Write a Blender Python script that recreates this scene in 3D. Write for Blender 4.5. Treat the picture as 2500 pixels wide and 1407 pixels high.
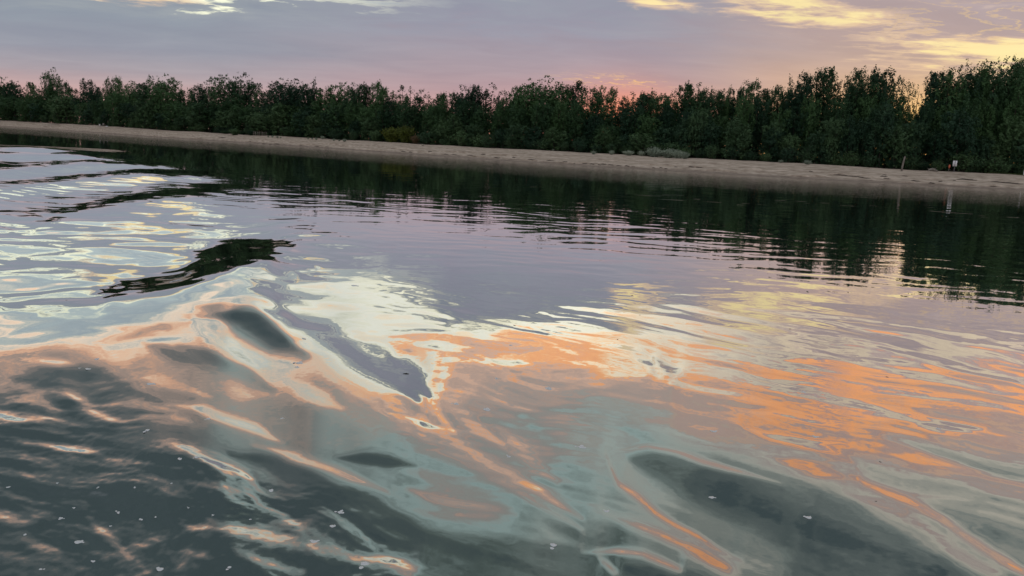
import bpy, math, random
import numpy as np
from mathutils import Matrix, Vector

for o in list(bpy.data.objects):
    bpy.data.objects.remove(o)
scene = bpy.context.scene
COL = scene.collection

# ------------------------------------------------------------------ camera
EYE = 1.8                      # metres above the water
FOC = 2000.0                   # focal length for a frame 2500 wide
PITCH, ROLL = math.radians(9.8), math.radians(2.9)
_f = np.array([0.0, math.cos(PITCH), -math.sin(PITCH)])
_r0 = np.array([1.0, 0.0, 0.0])
_u0 = np.cross(_r0, _f)
_r = math.cos(ROLL) * _r0 + math.sin(ROLL) * _u0
_u = -math.sin(ROLL) * _r0 + math.cos(ROLL) * _u0
cam = bpy.data.cameras.new("camera")
cam.sensor_width = 36.0
cam.lens = 36.0 * FOC / 2500.0
cam.clip_start, cam.clip_end = 0.05, 20000.0
cam_o = bpy.data.objects.new("camera", cam)
COL.objects.link(cam_o)
M4 = Matrix.Identity(4)
for i in range(3):
    M4[i][0], M4[i][1], M4[i][2] = _r[i], _u[i], -_f[i]
M4[2][3] = EYE
cam_o.matrix_world = M4
scene.camera = cam_o

scene.render.resolution_x, scene.render.resolution_y = 1024, 576
scene.view_settings.view_transform = 'Standard'
scene.view_settings.look = 'None'
scene.view_settings.exposure = 0.0
scene.view_settings.gamma = 1.0
scene.view_settings.use_curve_mapping = False
scene.cycles.max_bounces = 6
scene.cycles.diffuse_bounces = 2
scene.cycles.glossy_bounces = 3
scene.cycles.transparent_max_bounces = 4
scene.cycles.sample_clamp_indirect = 4.0


def s2l(c):
    out = []
    for v in c:
        v = v / 255.0
        out.append(v / 12.92 if v <= 0.04045 else ((v + 0.055) / 1.055) ** 2.4)
    return out


# ------------------------------------------------------------------ node expression helper
class X:
    """A node socket that takes part in arithmetic."""
    def __init__(self, nt, s):
        self.nt, self.s = nt, s

    def _m(self, op, *a):
        n = self.nt.nodes.new('ShaderNodeMath')
        n.operation = op
        for i, v in enumerate((self,) + a):
            if isinstance(v, X):
                self.nt.links.new(v.s, n.inputs[i])
            else:
                n.inputs[i].default_value = v
        return X(self.nt, n.outputs[0])

    def __add__(self, b): return self._m('ADD', b)
    __radd__ = __add__
    def __sub__(self, b): return self._m('SUBTRACT', b)
    def __mul__(self, b): return self._m('MULTIPLY', b)
    __rmul__ = __mul__
    def __truediv__(self, b): return self._m('DIVIDE', b)
    def m(self, op, *a): return self._m(op, *a)

    def smooth(self, a, b):
        n = self.nt.nodes.new('ShaderNodeMapRange')
        n.interpolation_type = 'SMOOTHSTEP'
        self.nt.links.new(self.s, n.inputs['Value'])
        n.inputs['From Min'].default_value = a
        n.inputs['From Max'].default_value = b
        return X(self.nt, n.outputs[0])


def noise(nt, vec, scale, detail=4.0, rough=0.5, dist=0.0, dims='3D'):
    n = nt.nodes.new('ShaderNodeTexNoise')
    n.noise_dimensions = dims
    n.inputs['Scale'].default_value = scale
    n.inputs['Detail'].default_value = detail
    n.inputs['Roughness'].default_value = rough
    n.inputs['Distortion'].default_value = dist
    if vec is not None:
        nt.links.new(vec, n.inputs['Vector'])
    return X(nt, n.outputs['Fac'])


def ramp(nt, fac, stops, interp='LINEAR'):
    n = nt.nodes.new('ShaderNodeValToRGB')
    n.color_ramp.interpolation = interp
    cr = n.color_ramp
    while len(cr.elements) > 1:
        cr.elements.remove(cr.elements[-1])
    for i, (p, c) in enumerate(stops):
        e = cr.elements[0] if i == 0 else cr.elements.new(p)
        e.position = p
        e.color = (c[0], c[1], c[2], 1.0)
    nt.links.new(fac.s if isinstance(fac, X) else fac, n.inputs[0])
    return n.outputs[0]


def mixc(nt, fac, a, b, blend='MIX'):
    n = nt.nodes.new('ShaderNodeMix')
    n.data_type = 'RGBA'
    n.blend_type = blend
    if isinstance(fac, X):
        nt.links.new(fac.s, n.inputs[0])
    else:
        n.inputs[0].default_value = fac
    for i, v in ((6, a), (7, b)):
        if isinstance(v, (list, tuple)):
            n.inputs[i].default_value = (v[0], v[1], v[2], 1.0)
        else:
            nt.links.new(v, n.inputs[i])
    return n.outputs[2]


# ------------------------------------------------------------------ world: sunset sky with a broken cloud deck
SUN_AZ, SUN_EL = 7.0, 0.6      # degrees; azimuth to the right of straight ahead
world = bpy.data.worlds.new("World")
scene.world = world
world.use_nodes = True
world.cycles.sampling_method = 'MANUAL'
world.cycles.sample_map_resolution = 512
nt = world.node_tree
nt.nodes.clear()
tc = nt.nodes.new('ShaderNodeTexCoord')
sep = nt.nodes.new('ShaderNodeSeparateXYZ')
nt.links.new(tc.outputs['Generated'], sep.inputs[0])
dx, dy, dz = (X(nt, sep.outputs[i]) for i in range(3))
el = dz.m('ARCSINE') * 57.29578
# cloud rows lie across the view, so their height is read in the plane of the view
ez = dz.m('ARCTAN2', dy.m('MAXIMUM', 0.25)) * 57.29578
az = dx.m('ARCTAN2', dy) * 57.29578
zz = dz.m('MAXIMUM', 0.0) + 0.085
comb = nt.nodes.new('ShaderNodeCombineXYZ')          # where the ray meets the cloud deck
nt.links.new((dx / zz * 0.62).s, comb.inputs[0])
nt.links.new((dy / zz).s, comb.inputs[1])
P = comb.outputs[0]
n1 = noise(nt, P, 0.85, 3.0, 0.5, 0.3) - 0.5
n2 = noise(nt, P, 2.6, 8.0, 0.58, 0.6) - 0.5
n3 = noise(nt, P, 8.0, 6.0, 0.6, 0.4) - 0.5


def bump2(a0, e0, sa, se, k):
    q = ((az - a0) * (1.0 / sa)).m('POWER', 2.0) + ((ez - e0) * (1.0 / se)).m('POWER', 2.0)
    return (q * -1.0).m('EXPONENT') * k


loose = ez.smooth(5.0, 9.5)
high = ez.smooth(10.0, 18.0) * 0.9 + 1.0
elw = ez + (n1 * 5.0 + (n2 * 6.0 + n3 * 3.2) * high) * (loose * 0.88 + 0.12)
elw = elw + bump2(0, 11.2, 6.5, 1.6, -2.0) + bump2(-21, 8.7, 5, 0.6, 1.0)


def stops(lst):
    return [(e / 60.0, [k * v for v in s2l(c)]) for e, c, k in lst]


ZEN = [(32, (82, 96, 104), 1.0), (43, (92, 105, 114), 1.0), (58, (185, 190, 198), 1.0)]
LEFT = [(0, (214, 164, 154), 1), (2, (206, 165, 160), 1), (3.6, (170, 160, 167), 1), (5.2, (150, 153, 166), 1), (7.4, (142, 151, 164), 1),
        (8.7, (150, 158, 166), 1), (9.05, (232, 234, 204), 1.3), (9.3, (236, 240, 214), 1.3), (9.75, (186, 200, 200), 1.15), (11.6, (168, 182, 190), 1.15), (13.4, (188, 196, 192), 1.25),
        (14.8, (232, 214, 194), 1.5), (16, (240, 204, 174), 1.5), (17.4, (228, 178, 148), 1.4), (19, (184, 160, 148), 1.35), (22, (138, 134, 132), 1.2), (26, (110, 118, 122), 1.1)] + ZEN
MID = [(0, (236, 152, 124), 1), (1.8, (212, 156, 146), 1), (3.2, (188, 156, 160), 1), (5, (166, 152, 162), 1), (8, (148, 150, 166), 1), (9.8, (145, 152, 166), 1),
       (10.6, (178, 180, 176), 1), (11.2, (240, 236, 206), 1.5), (12.4, (238, 238, 222), 1.6), (13.7, (250, 226, 190), 1.6), (14.6, (254, 190, 136), 1.5), (15.2, (252, 178, 124), 1.45), (15.9, (226, 188, 166), 1.45),
       (17, (202, 174, 160), 1.4), (18.4, (180, 168, 162), 1.4), (19.4, (172, 172, 166), 1.4), (21, (170, 182, 178), 1.5), (23, (162, 184, 182), 1.6), (25.5, (142, 160, 158), 1.4), (28.5, (104, 118, 116), 1.1)] + ZEN
RIGHT = [(0, (253, 188, 110), 1.1), (2.5, (234, 172, 142), 1), (4.5, (200, 164, 152), 1), (6.5, (186, 162, 156), 1), (9.6, (178, 160, 160), 1), (11.2, (176, 160, 162), 1.05), (12, (196, 176, 166), 1.1),
         (12.8, (226, 208, 180), 1.2), (13.8, (188, 168, 168), 1.15), (15.4, (254, 172, 110), 1.5), (16.1, (246, 176, 126), 1.4), (17.6, (196, 168, 160), 1.25), (18.8, (222, 182, 156), 1.3), (20.2, (188, 170, 164), 1.3), (22.5, (202, 196, 182), 1.4), (27, (146, 154, 150), 1.25)] + ZEN
ef = elw * (1.0 / 60.0)
cL, cM, cR = (ramp(nt, ef, stops(s)) for s in (LEFT, MID, RIGHT))
azw = az + n1 * 14.0
sky = mixc(nt, azw.smooth(-23.0, -3.0), cL, cM)
sky = mixc(nt, azw.smooth(5.0, 21.0), sky, cR)
# rents in the deck where the lit sky beyond shows
rent = bump2(31, 7.9, 9.5, 1.35, 1.0) + bump2(18, 9.7, 5.0, .9, 1.1) + bump2(16, 11.3, 3.6, 1.2, .55) + bump2(8.6, 11.2, 1.7, 1.3, .8) + bump2(8.5, 9.9, 2.6, .5, .6) + bump2(33, 5.2, 8, 1.4, .45)
rent = rent + bump2(-13.5, 9.5, 2.5, .3, .7) + bump2(-24, 8.7, 4.0, .65, .95)
rent = rent * 0.92 + (n2 * 2.3 + n3 * 2.2) * rent.m('POWER', 0.5)
sky = mixc(nt, rent.smooth(.22, .62) * 0.7, sky, s2l((232, 200, 168)))
sky = mixc(nt, rent.smooth(.48, .95) * .92, sky, s2l((252, 232, 170)))
# small gilded cloud edges low over the sunset
gild = (n3 * 1.0 + n2 * .8).m('ABSOLUTE')
gild = (gild.smooth(0.0, 0.05) * -1.0 + 1.0) * (bump2(6.5, 4.75, 3.2, 0.34, 1.0) + bump2(29, 9.6, 8, 1.6, .45) + bump2(13, 3.2, 5, .5, .3)).m('MINIMUM', 1.0)
sky = mixc(nt, gild * 0.75, sky, s2l((254, 214, 130)))
# glow where the sun went down
glow = bump2(SUN_AZ, 1.8, 4.2, 2.3, 0.95)
sky = mixc(nt, glow, sky, s2l((254, 146, 104)))
glow2 = bump2(26, 2.5, 9, 3.2, 0.8)
sky = mixc(nt, glow2, sky, s2l((254, 205, 118)))
mott = mixc(nt, 1.0, sky, ramp(nt, n2 * 1.1 + n1 * .8 + 0.5, [(0.2, (0.92, 0.93, 0.955)), (0.8, (1.12, 1.10, 1.07))]), 'MULTIPLY')
sky = mott
# the unseen eastern sky is brightened to light the tree fronts and sand
east = az.m('ABSOLUTE').smooth(60.0, 150.0)
sky = mixc(nt, east, sky, mixc(nt, 0.7, sky, s2l((205, 200, 206))))
nish = nt.nodes.new('ShaderNodeTexSky')
nish.sky_type = 'NISHITA'
nish.sun_disc = False
nish.sun_elevation = math.radians(SUN_EL)
nish.sun_rotation = math.radians(SUN_AZ)
bg1 = nt.nodes.new('ShaderNodeBackground')
bg1.inputs['Strength'].default_value = 1.0
nt.links.new(sky, bg1.inputs['Color'])
bg2 = nt.nodes.new('ShaderNodeBackground')
bg2.inputs['Strength'].default_value = 0.004
nt.links.new(nish.outputs[0], bg2.inputs['Color'])
add = nt.nodes.new('ShaderNodeAddShader')
nt.links.new(bg1.outputs[0], add.inputs[0])
nt.links.new(bg2.outputs[0], add.inputs[1])
wout = nt.nodes.new('ShaderNodeOutputWorld')
nt.links.new(add.outputs[0], wout.inputs['Surface'])

# the sun is already behind the wood: a faint warm remainder
sl = bpy.data.lights.new("sun", 'SUN')
sl.energy = 0.12
sl.angle = math.radians(1.0)
sl.color = (1.0, 0.62, 0.38)
sun_o = bpy.data.objects.new("sun", sl)
COL.objects.link(sun_o)
_sd = Vector((math.sin(math.radians(SUN_AZ)) * math.cos(math.radians(SUN_EL)), math.cos(math.radians(SUN_AZ)) * math.cos(math.radians(SUN_EL)), math.sin(math.radians(SUN_EL))))
sun_o.rotation_euler = _sd.to_track_quat('Z', 'Y').to_euler()


# ------------------------------------------------------------------ survey helpers
def sight(px, py):
    """photograph pixel -> unit direction from the eye"""
    d = _f * FOC + _r * (px - 1250.0) - _u * (py - 703.5)
    return d / np.linalg.norm(d)


def bear_dip(px, py):
    """bearing (deg, right positive) and angle below the horizon (deg)"""
    d = sight(px, py)
    return math.degrees(math.atan2(d[0], d[1])), math.degrees(-math.asin(d[2]))


def on_water(px, py):
    d = sight(px, py)
    t = EYE / -d[2]
    return d[0] * t, d[1] * t


# distance from the eye to the water's edge by bearing
_SB = np.radians([-180, -100, -80, -60, -45, -38, -32, -29, -26, -23, -17, -10.5, -3.5, 0, 7, 14, 20.5, 26.5, 32, 45, 60, 80, 100, 180])
_SD = np.array([1500, 1500, 1100, 400, 330, 285, 248, 222, 188, 164, 145, 121, 106, 99, 92, 88, 84, 82.5, 82, 80, 76, 260, 1500, 1500.0])


_SD = _SD / np.where(np.abs(_SB) < math.radians(62), np.cos(_SB), 1.0)


def shore(th):
    s = 0
    for k in (-2.0, -1.0, 0.0, 1.0, 2.0):
        s = s + np.interp(th + math.radians(k), _SB, _SD)
    return s / 5.0


# ------------------------------------------------------------------ numpy noise
def _hash(ix, iy, seed):
    h = (ix.astype(np.int64) * 374761393 + iy.astype(np.int64) * 668265263 + seed * 1274126177) & 0xFFFFFFFF
    h = ((h ^ (h >> 13)) * 1103515245) & 0xFFFFFFFF
    h = ((h ^ (h >> 16)) * 2246822519) & 0xFFFFFFFF
    return (h ^ (h >> 15)) & 0xFFFFFFFF


def perlin(x, y, seed=0):
    ix, iy = np.floor(x), np.floor(y)
    fx, fy = x - ix, y - iy
    u = fx * fx * fx * (fx * (fx * 6 - 15) + 10)
    v = fy * fy * fy * (fy * (fy * 6 - 15) + 10)

    def g(ox, oy):
        a = _hash(ix + ox, iy + oy, seed).astype(np.float64) * (2 * math.pi / 4294967296.0)
        return np.cos(a) * (fx - ox) + np.sin(a) * (fy - oy)
    a = g(0, 0) * (1 - u) + g(1, 0) * u
    b = g(0, 1) * (1 - u) + g(1, 1) * u
    return (a * (1 - v) + b * v) * 1.5


def sstep(a, b, x):
    t = np.clip((x - a) / (b - a), 0, 1)
    return t * t * (3 - 2 * t)


# ------------------------------------------------------------------ materials
MATS = {}


def new_mat(name):
    m = bpy.data.materials.new(name)
    m.use_nodes = True
    m.node_tree.nodes.clear()
    out = m.node_tree.nodes.new('ShaderNodeOutputMaterial')
    MATS[name] = m
    return m, m.node_tree, out


def principled(name, color, rough=0.7, var=0.25, scale=6.0, spec=0.3, bump=0.0, metallic=0.0):
    m, t, out = new_mat(name)
    b = t.nodes.new('ShaderNodeBsdfPrincipled')
    b.inputs['Roughness'].default_value = rough
    b.inputs['Metallic'].default_value = metallic
    b.inputs['Specular IOR Level'].default_value = spec
    c = t.nodes.new('ShaderNodeTexCoord')
    n = noise(t, c.outputs['Object'], scale, 5.0, 0.6)
    lo = [v * (1 - var) for v in color]
    hi = [min(1, v * (1 + var)) for v in color]
    t.links.new(ramp(t, n, [(0.3, lo), (0.7, hi)]), b.inputs['Base Color'])
    if bump:
        bp = t.nodes.new('ShaderNodeBump')
        bp.inputs['Strength'].default_value = bump
        bp.inputs['Distance'].default_value = 0.02
        t.links.new(noise(t, c.outputs['Object'], scale * 6, 4.0).s, bp.inputs['Height'])
        t.links.new(bp.outputs[0], b.inputs['Normal'])
    t.links.new(b.outputs[0], out.inputs[0])
    return m


def leaf_mat(name, dark, light, trans=0.25):
    m, t, out = new_mat(name)
    c = t.nodes.new('ShaderNodeTexCoord')
    oi = t.nodes.new('ShaderNodeObjectInfo')
    n = noise(t, c.outputs['Object'], 0.55, 3.0, 0.6)
    k = n * 0.9 + 0.05 + (X(t, oi.outputs['Random']) - 0.5) * 0.95
    col = ramp(t, k, [(0.2, dark), (0.8, light)])
    d = t.nodes.new('ShaderNodeBsdfPrincipled')
    d.inputs['Roughness'].default_value = 0.6
    d.inputs['Specular IOR Level'].default_value = 0.2
    t.links.new(col, d.inputs['Base Color'])
    tr = t.nodes.new('ShaderNodeBsdfTranslucent')
    t.links.new(col, tr.inputs['Color'])
    mx = t.nodes.new('ShaderNodeMixShader')
    mx.inputs[0].default_value = trans
    t.links.new(d.outputs[0], mx.inputs[1])
    t.links.new(tr.outputs[0], mx.inputs[2])
    t.links.new(mx.outputs[0], out.inputs[0])
    return m


LEAF = leaf_mat('poplar_leaves', (0.017, 0.052, 0.027), (0.066, 0.140, 0.050))
LEAF2 = leaf_mat('willow_leaves', (0.026, 0.068, 0.036), (0.080, 0.150, 0.062))
SAGE = leaf_mat('sage_leaves', (0.24, 0.30, 0.23), (0.36, 0.43, 0.33))
YELL = leaf_mat('yellowing_leaves', (0.085, 0.115, 0.020), (0.17, 0.205, 0.040))
RUST = leaf_mat('dry_leaves', (0.09, 0.065, 0.035), (0.16, 0.11, 0.06))
BARK = principled('bark', (0.055, 0.048, 0.040), 0.9, 0.35, 3.0)
WEATHERED = principled('weathered_wood', (0.20, 0.18, 0.155), 0.85, 0.3, 4.0, bump=0.4)
DARK_WOOD = principled('ledge_stick', (0.10, 0.085, 0.07), 0.9, 0.35, 4.0, bump=0.4)  # dark wood of the ledge-shadow sticks, shared by fence rails and post collar
SIGN = principled('sign_white', (0.72, 0.74, 0.76), 0.5, 0.06, 3.0)
ORANGE = principled('marker_orange', (0.50, 0.13, 0.07), 0.6, 0.12, 5.0)
STEEL = principled('galvanised_steel', (0.20, 0.20, 0.21), 0.5, 0.15, 8.0, metallic=0.4)
CLOTH = principled('pale_canvas', (0.55, 0.53, 0.50), 0.9, 0.12, 4.0)
DARKBOX = principled('dark_plastic', (0.03, 0.03, 0.035), 0.6, 0.2, 6.0)
TWIG = principled('wet_twig', (0.025, 0.02, 0.016), 0.5, 0.3, 40.0)

# sand: dry above, wet near the waterline, pebbly streaks along the shore
sand, t, out = new_mat('sand')
geo = t.nodes.new('ShaderNodeNewGeometry')
sp = t.nodes.new('ShaderNodeSeparateXYZ')
t.links.new(geo.outputs['Position'], sp.inputs[0])
zp = X(t, sp.outputs[2])
uv = t.nodes.new('ShaderNodeUVMap')
uv.uv_map = 'along'
na = noise(t, uv.outputs[0], 1.0, 6.0, 0.65)
mpn = t.nodes.new('ShaderNodeMapping')
mpn.inputs['Scale'].default_value = (0.16, 1.4, 1.0)
t.links.new(uv.outputs[0], mpn.inputs[0])
nb = noise(t, mpn.outputs[0], 1.0, 6.0, 0.6)
k = na * 0.55 + nb * 0.6
col = ramp(t, k, [(0.42, (0.205, 0.158, 0.118)), (0.55, (0.37, 0.304, 0.236)), (0.68, (0.53, 0.448, 0.36))])
wet = (zp + (na - 0.5) * 0.25).smooth(0.05, 0.34)
col = mixc(t, wet, mixc(t, 0.6, col, (0.13, 0.10, 0.078)), col)
speck = noise(t, uv.outputs[0], 2.6, 3.0, 0.7).smooth(0.66, 0.74)
col = mixc(t, speck * 0.55, col, (0.13, 0.11, 0.09))
b = t.nodes.new('ShaderNodeBsdfPrincipled')
b.inputs['Roughness'].default_value = 0.9
b.inputs['Specular IOR Level'].default_value = 0.15
t.links.new(col, b.inputs['Base Color'])
bp = t.nodes.new('ShaderNodeBump')
bp.inputs['Strength'].default_value = 0.6
bp.inputs['Distance'].default_value = 0.08
t.links.new(noise(t, uv.outputs[0], 3.0, 6.0, 0.7).s, bp.inputs['Height'])
t.links.new(bp.outputs[0], b.inputs['Normal'])
t.links.new(b.outputs[0], out.inputs[0])

litter = principled('forest_floor', (0.045, 0.042, 0.030), 0.95, 0.4, 0.5)
turf = principled('turf', (0.075, 0.105, 0.035), 0.95, 0.3, 1.5)

# river water: a clear reflecting surface over dark green depth
wat, t, out = new_mat('river_water')
fr = t.nodes.new('ShaderNodeFresnel')
fr.inputs['IOR'].default_value = 1.75
c = t.nodes.new('ShaderNodeNewGeometry')
body = t.nodes.new('ShaderNodeBsdfDiffuse')
body.inputs['Color'].default_value = (0.046, 0.070, 0.059, 1)
gl = t.nodes.new('ShaderNodeBsdfGlossy')
gl.inputs['Roughness'].default_value = 0.012
gl.inputs['Color'].default_value = (0.97, 0.97, 0.97, 1)
# capillary ripples too small for the mesh lean the normal a little, more where the air ruffles the water
at_ = t.nodes.new('ShaderNodeAttribute')
at_.attribute_name = 'ruffle'
tn = t.nodes.new('ShaderNodeTexNoise')
tn.inputs['Scale'].default_value = 22.0
tn.inputs['Detail'].default_value = 4.0
t.links.new(c.outputs['Position'], tn.inputs['Vector'])


def vmath(op, a_, b_):
    v = t.nodes.new('ShaderNodeVectorMath')
    v.operation = op
    for i_, q_ in enumerate((a_, b_)):
        if isinstance(q_, tuple):
            v.inputs[i_].default_value = q_
        elif q_ is not None:
            t.links.new(q_, v.inputs[i_])
    return v


dn = vmath('SUBTRACT', tn.outputs['Color'], (0.5, 0.5, 0.5))
dn = vmath('MULTIPLY', dn.outputs[0], (1.0, 1.0, 0.0))
dn = vmath('ADD', dn.outputs[0], (0.0, -0.07, 0.0))      # ripples lean toward the open river
sc_ = t.nodes.new('ShaderNodeVectorMath')
sc_.operation = 'SCALE'
t.links.new(dn.outputs[0], sc_.inputs[0])
t.links.new(at_.outputs['Fac'], sc_.inputs['Scale'])
nn_ = vmath('ADD', sc_.outputs[0], c.outputs['Normal'])
nn_ = vmath('NORMALIZE', nn_.outputs[0], None)
t.links.new(nn_.outputs[0], gl.inputs['Normal'])
F = (X(t, fr.outputs[0]) * 1.55 + 0.06).m('MINIMUM', 0.96)
mx = t.nodes.new('ShaderNodeMixShader')
t.links.new(F.s, mx.inputs[0])
t.links.new(body.outputs[0], mx.inputs[1])
t.links.new(gl.outputs[0], mx.inputs[2])
t.links.new(mx.outputs[0], out.inputs[0])

foam, t, out = new_mat('foam')
b = t.nodes.new('ShaderNodeBsdfPrincipled')
b.inputs['Base Color'].default_value = (0.62, 0.66, 0.66, 1)
b.inputs['Roughness'].default_value = 0.35
b.inputs['Subsurface Weight'].default_value = 0.0
c = t.nodes.new('ShaderNodeTexCoord')
t.links.new(ramp(t, noise(t, c.outputs['Object'], 60.0, 3.0), [(0.3, (0.42, 0.46, 0.47)), (0.65, (0.72, 0.75, 0.75))]), b.inputs['Base Color'])
t.links.new(b.outputs[0], out.inputs[0])


# ------------------------------------------------------------------ mesh helpers
def mesh_np(name, verts, faces, smooth=False):
    """verts (n,3); faces (m,k) with one k"""
    verts = np.ascontiguousarray(verts, dtype=np.float32)
    faces = np.ascontiguousarray(faces, dtype=np.int32)
    me = bpy.data.meshes.new(name)
    n, m, kk = len(verts), len(faces), faces.shape[1]
    me.vertices.add(n)
    me.vertices.foreach_set('co', verts.ravel())
    me.loops.add(m * kk)
    me.loops.foreach_set('vertex_index', faces.ravel())
    me.polygons.add(m)
    me.polygons.foreach_set('loop_start', np.arange(0, m * kk, kk, dtype=np.int32))
    me.polygons.foreach_set('loop_total', np.full(m, kk, dtype=np.int32))
    if smooth:
        me.polygons.foreach_set('use_smooth', np.ones(m, dtype=bool))
    me.update(calc_edges=True)
    return me


def link(name, me, mat=None, parent=None):
    o = bpy.data.objects.new(name, me)
    if mat is not None and me is not None and not me.materials:
        me.materials.append(mat)
    COL.objects.link(o)
    if parent is not None:
        o.parent = parent
    return o


def tag(o, label, cat, group=None):
    o['label'] = label
    o['category'] = cat
    if group:
        o['group'] = group
    return o


def grid_faces(nr, nc, wrap=False):
    i = np.arange(nr - 1)[:, None]
    j = np.arange(nc if wrap else nc - 1)[None, :]
    j2 = (j + 1) % nc
    a = i * nc + j
    bq = i * nc + j2
    cq = (i + 1) * nc + j2
    dq = (i + 1) * nc + j
    return np.stack([a, bq, cq, dq], -1).reshape(-1, 4)


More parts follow.
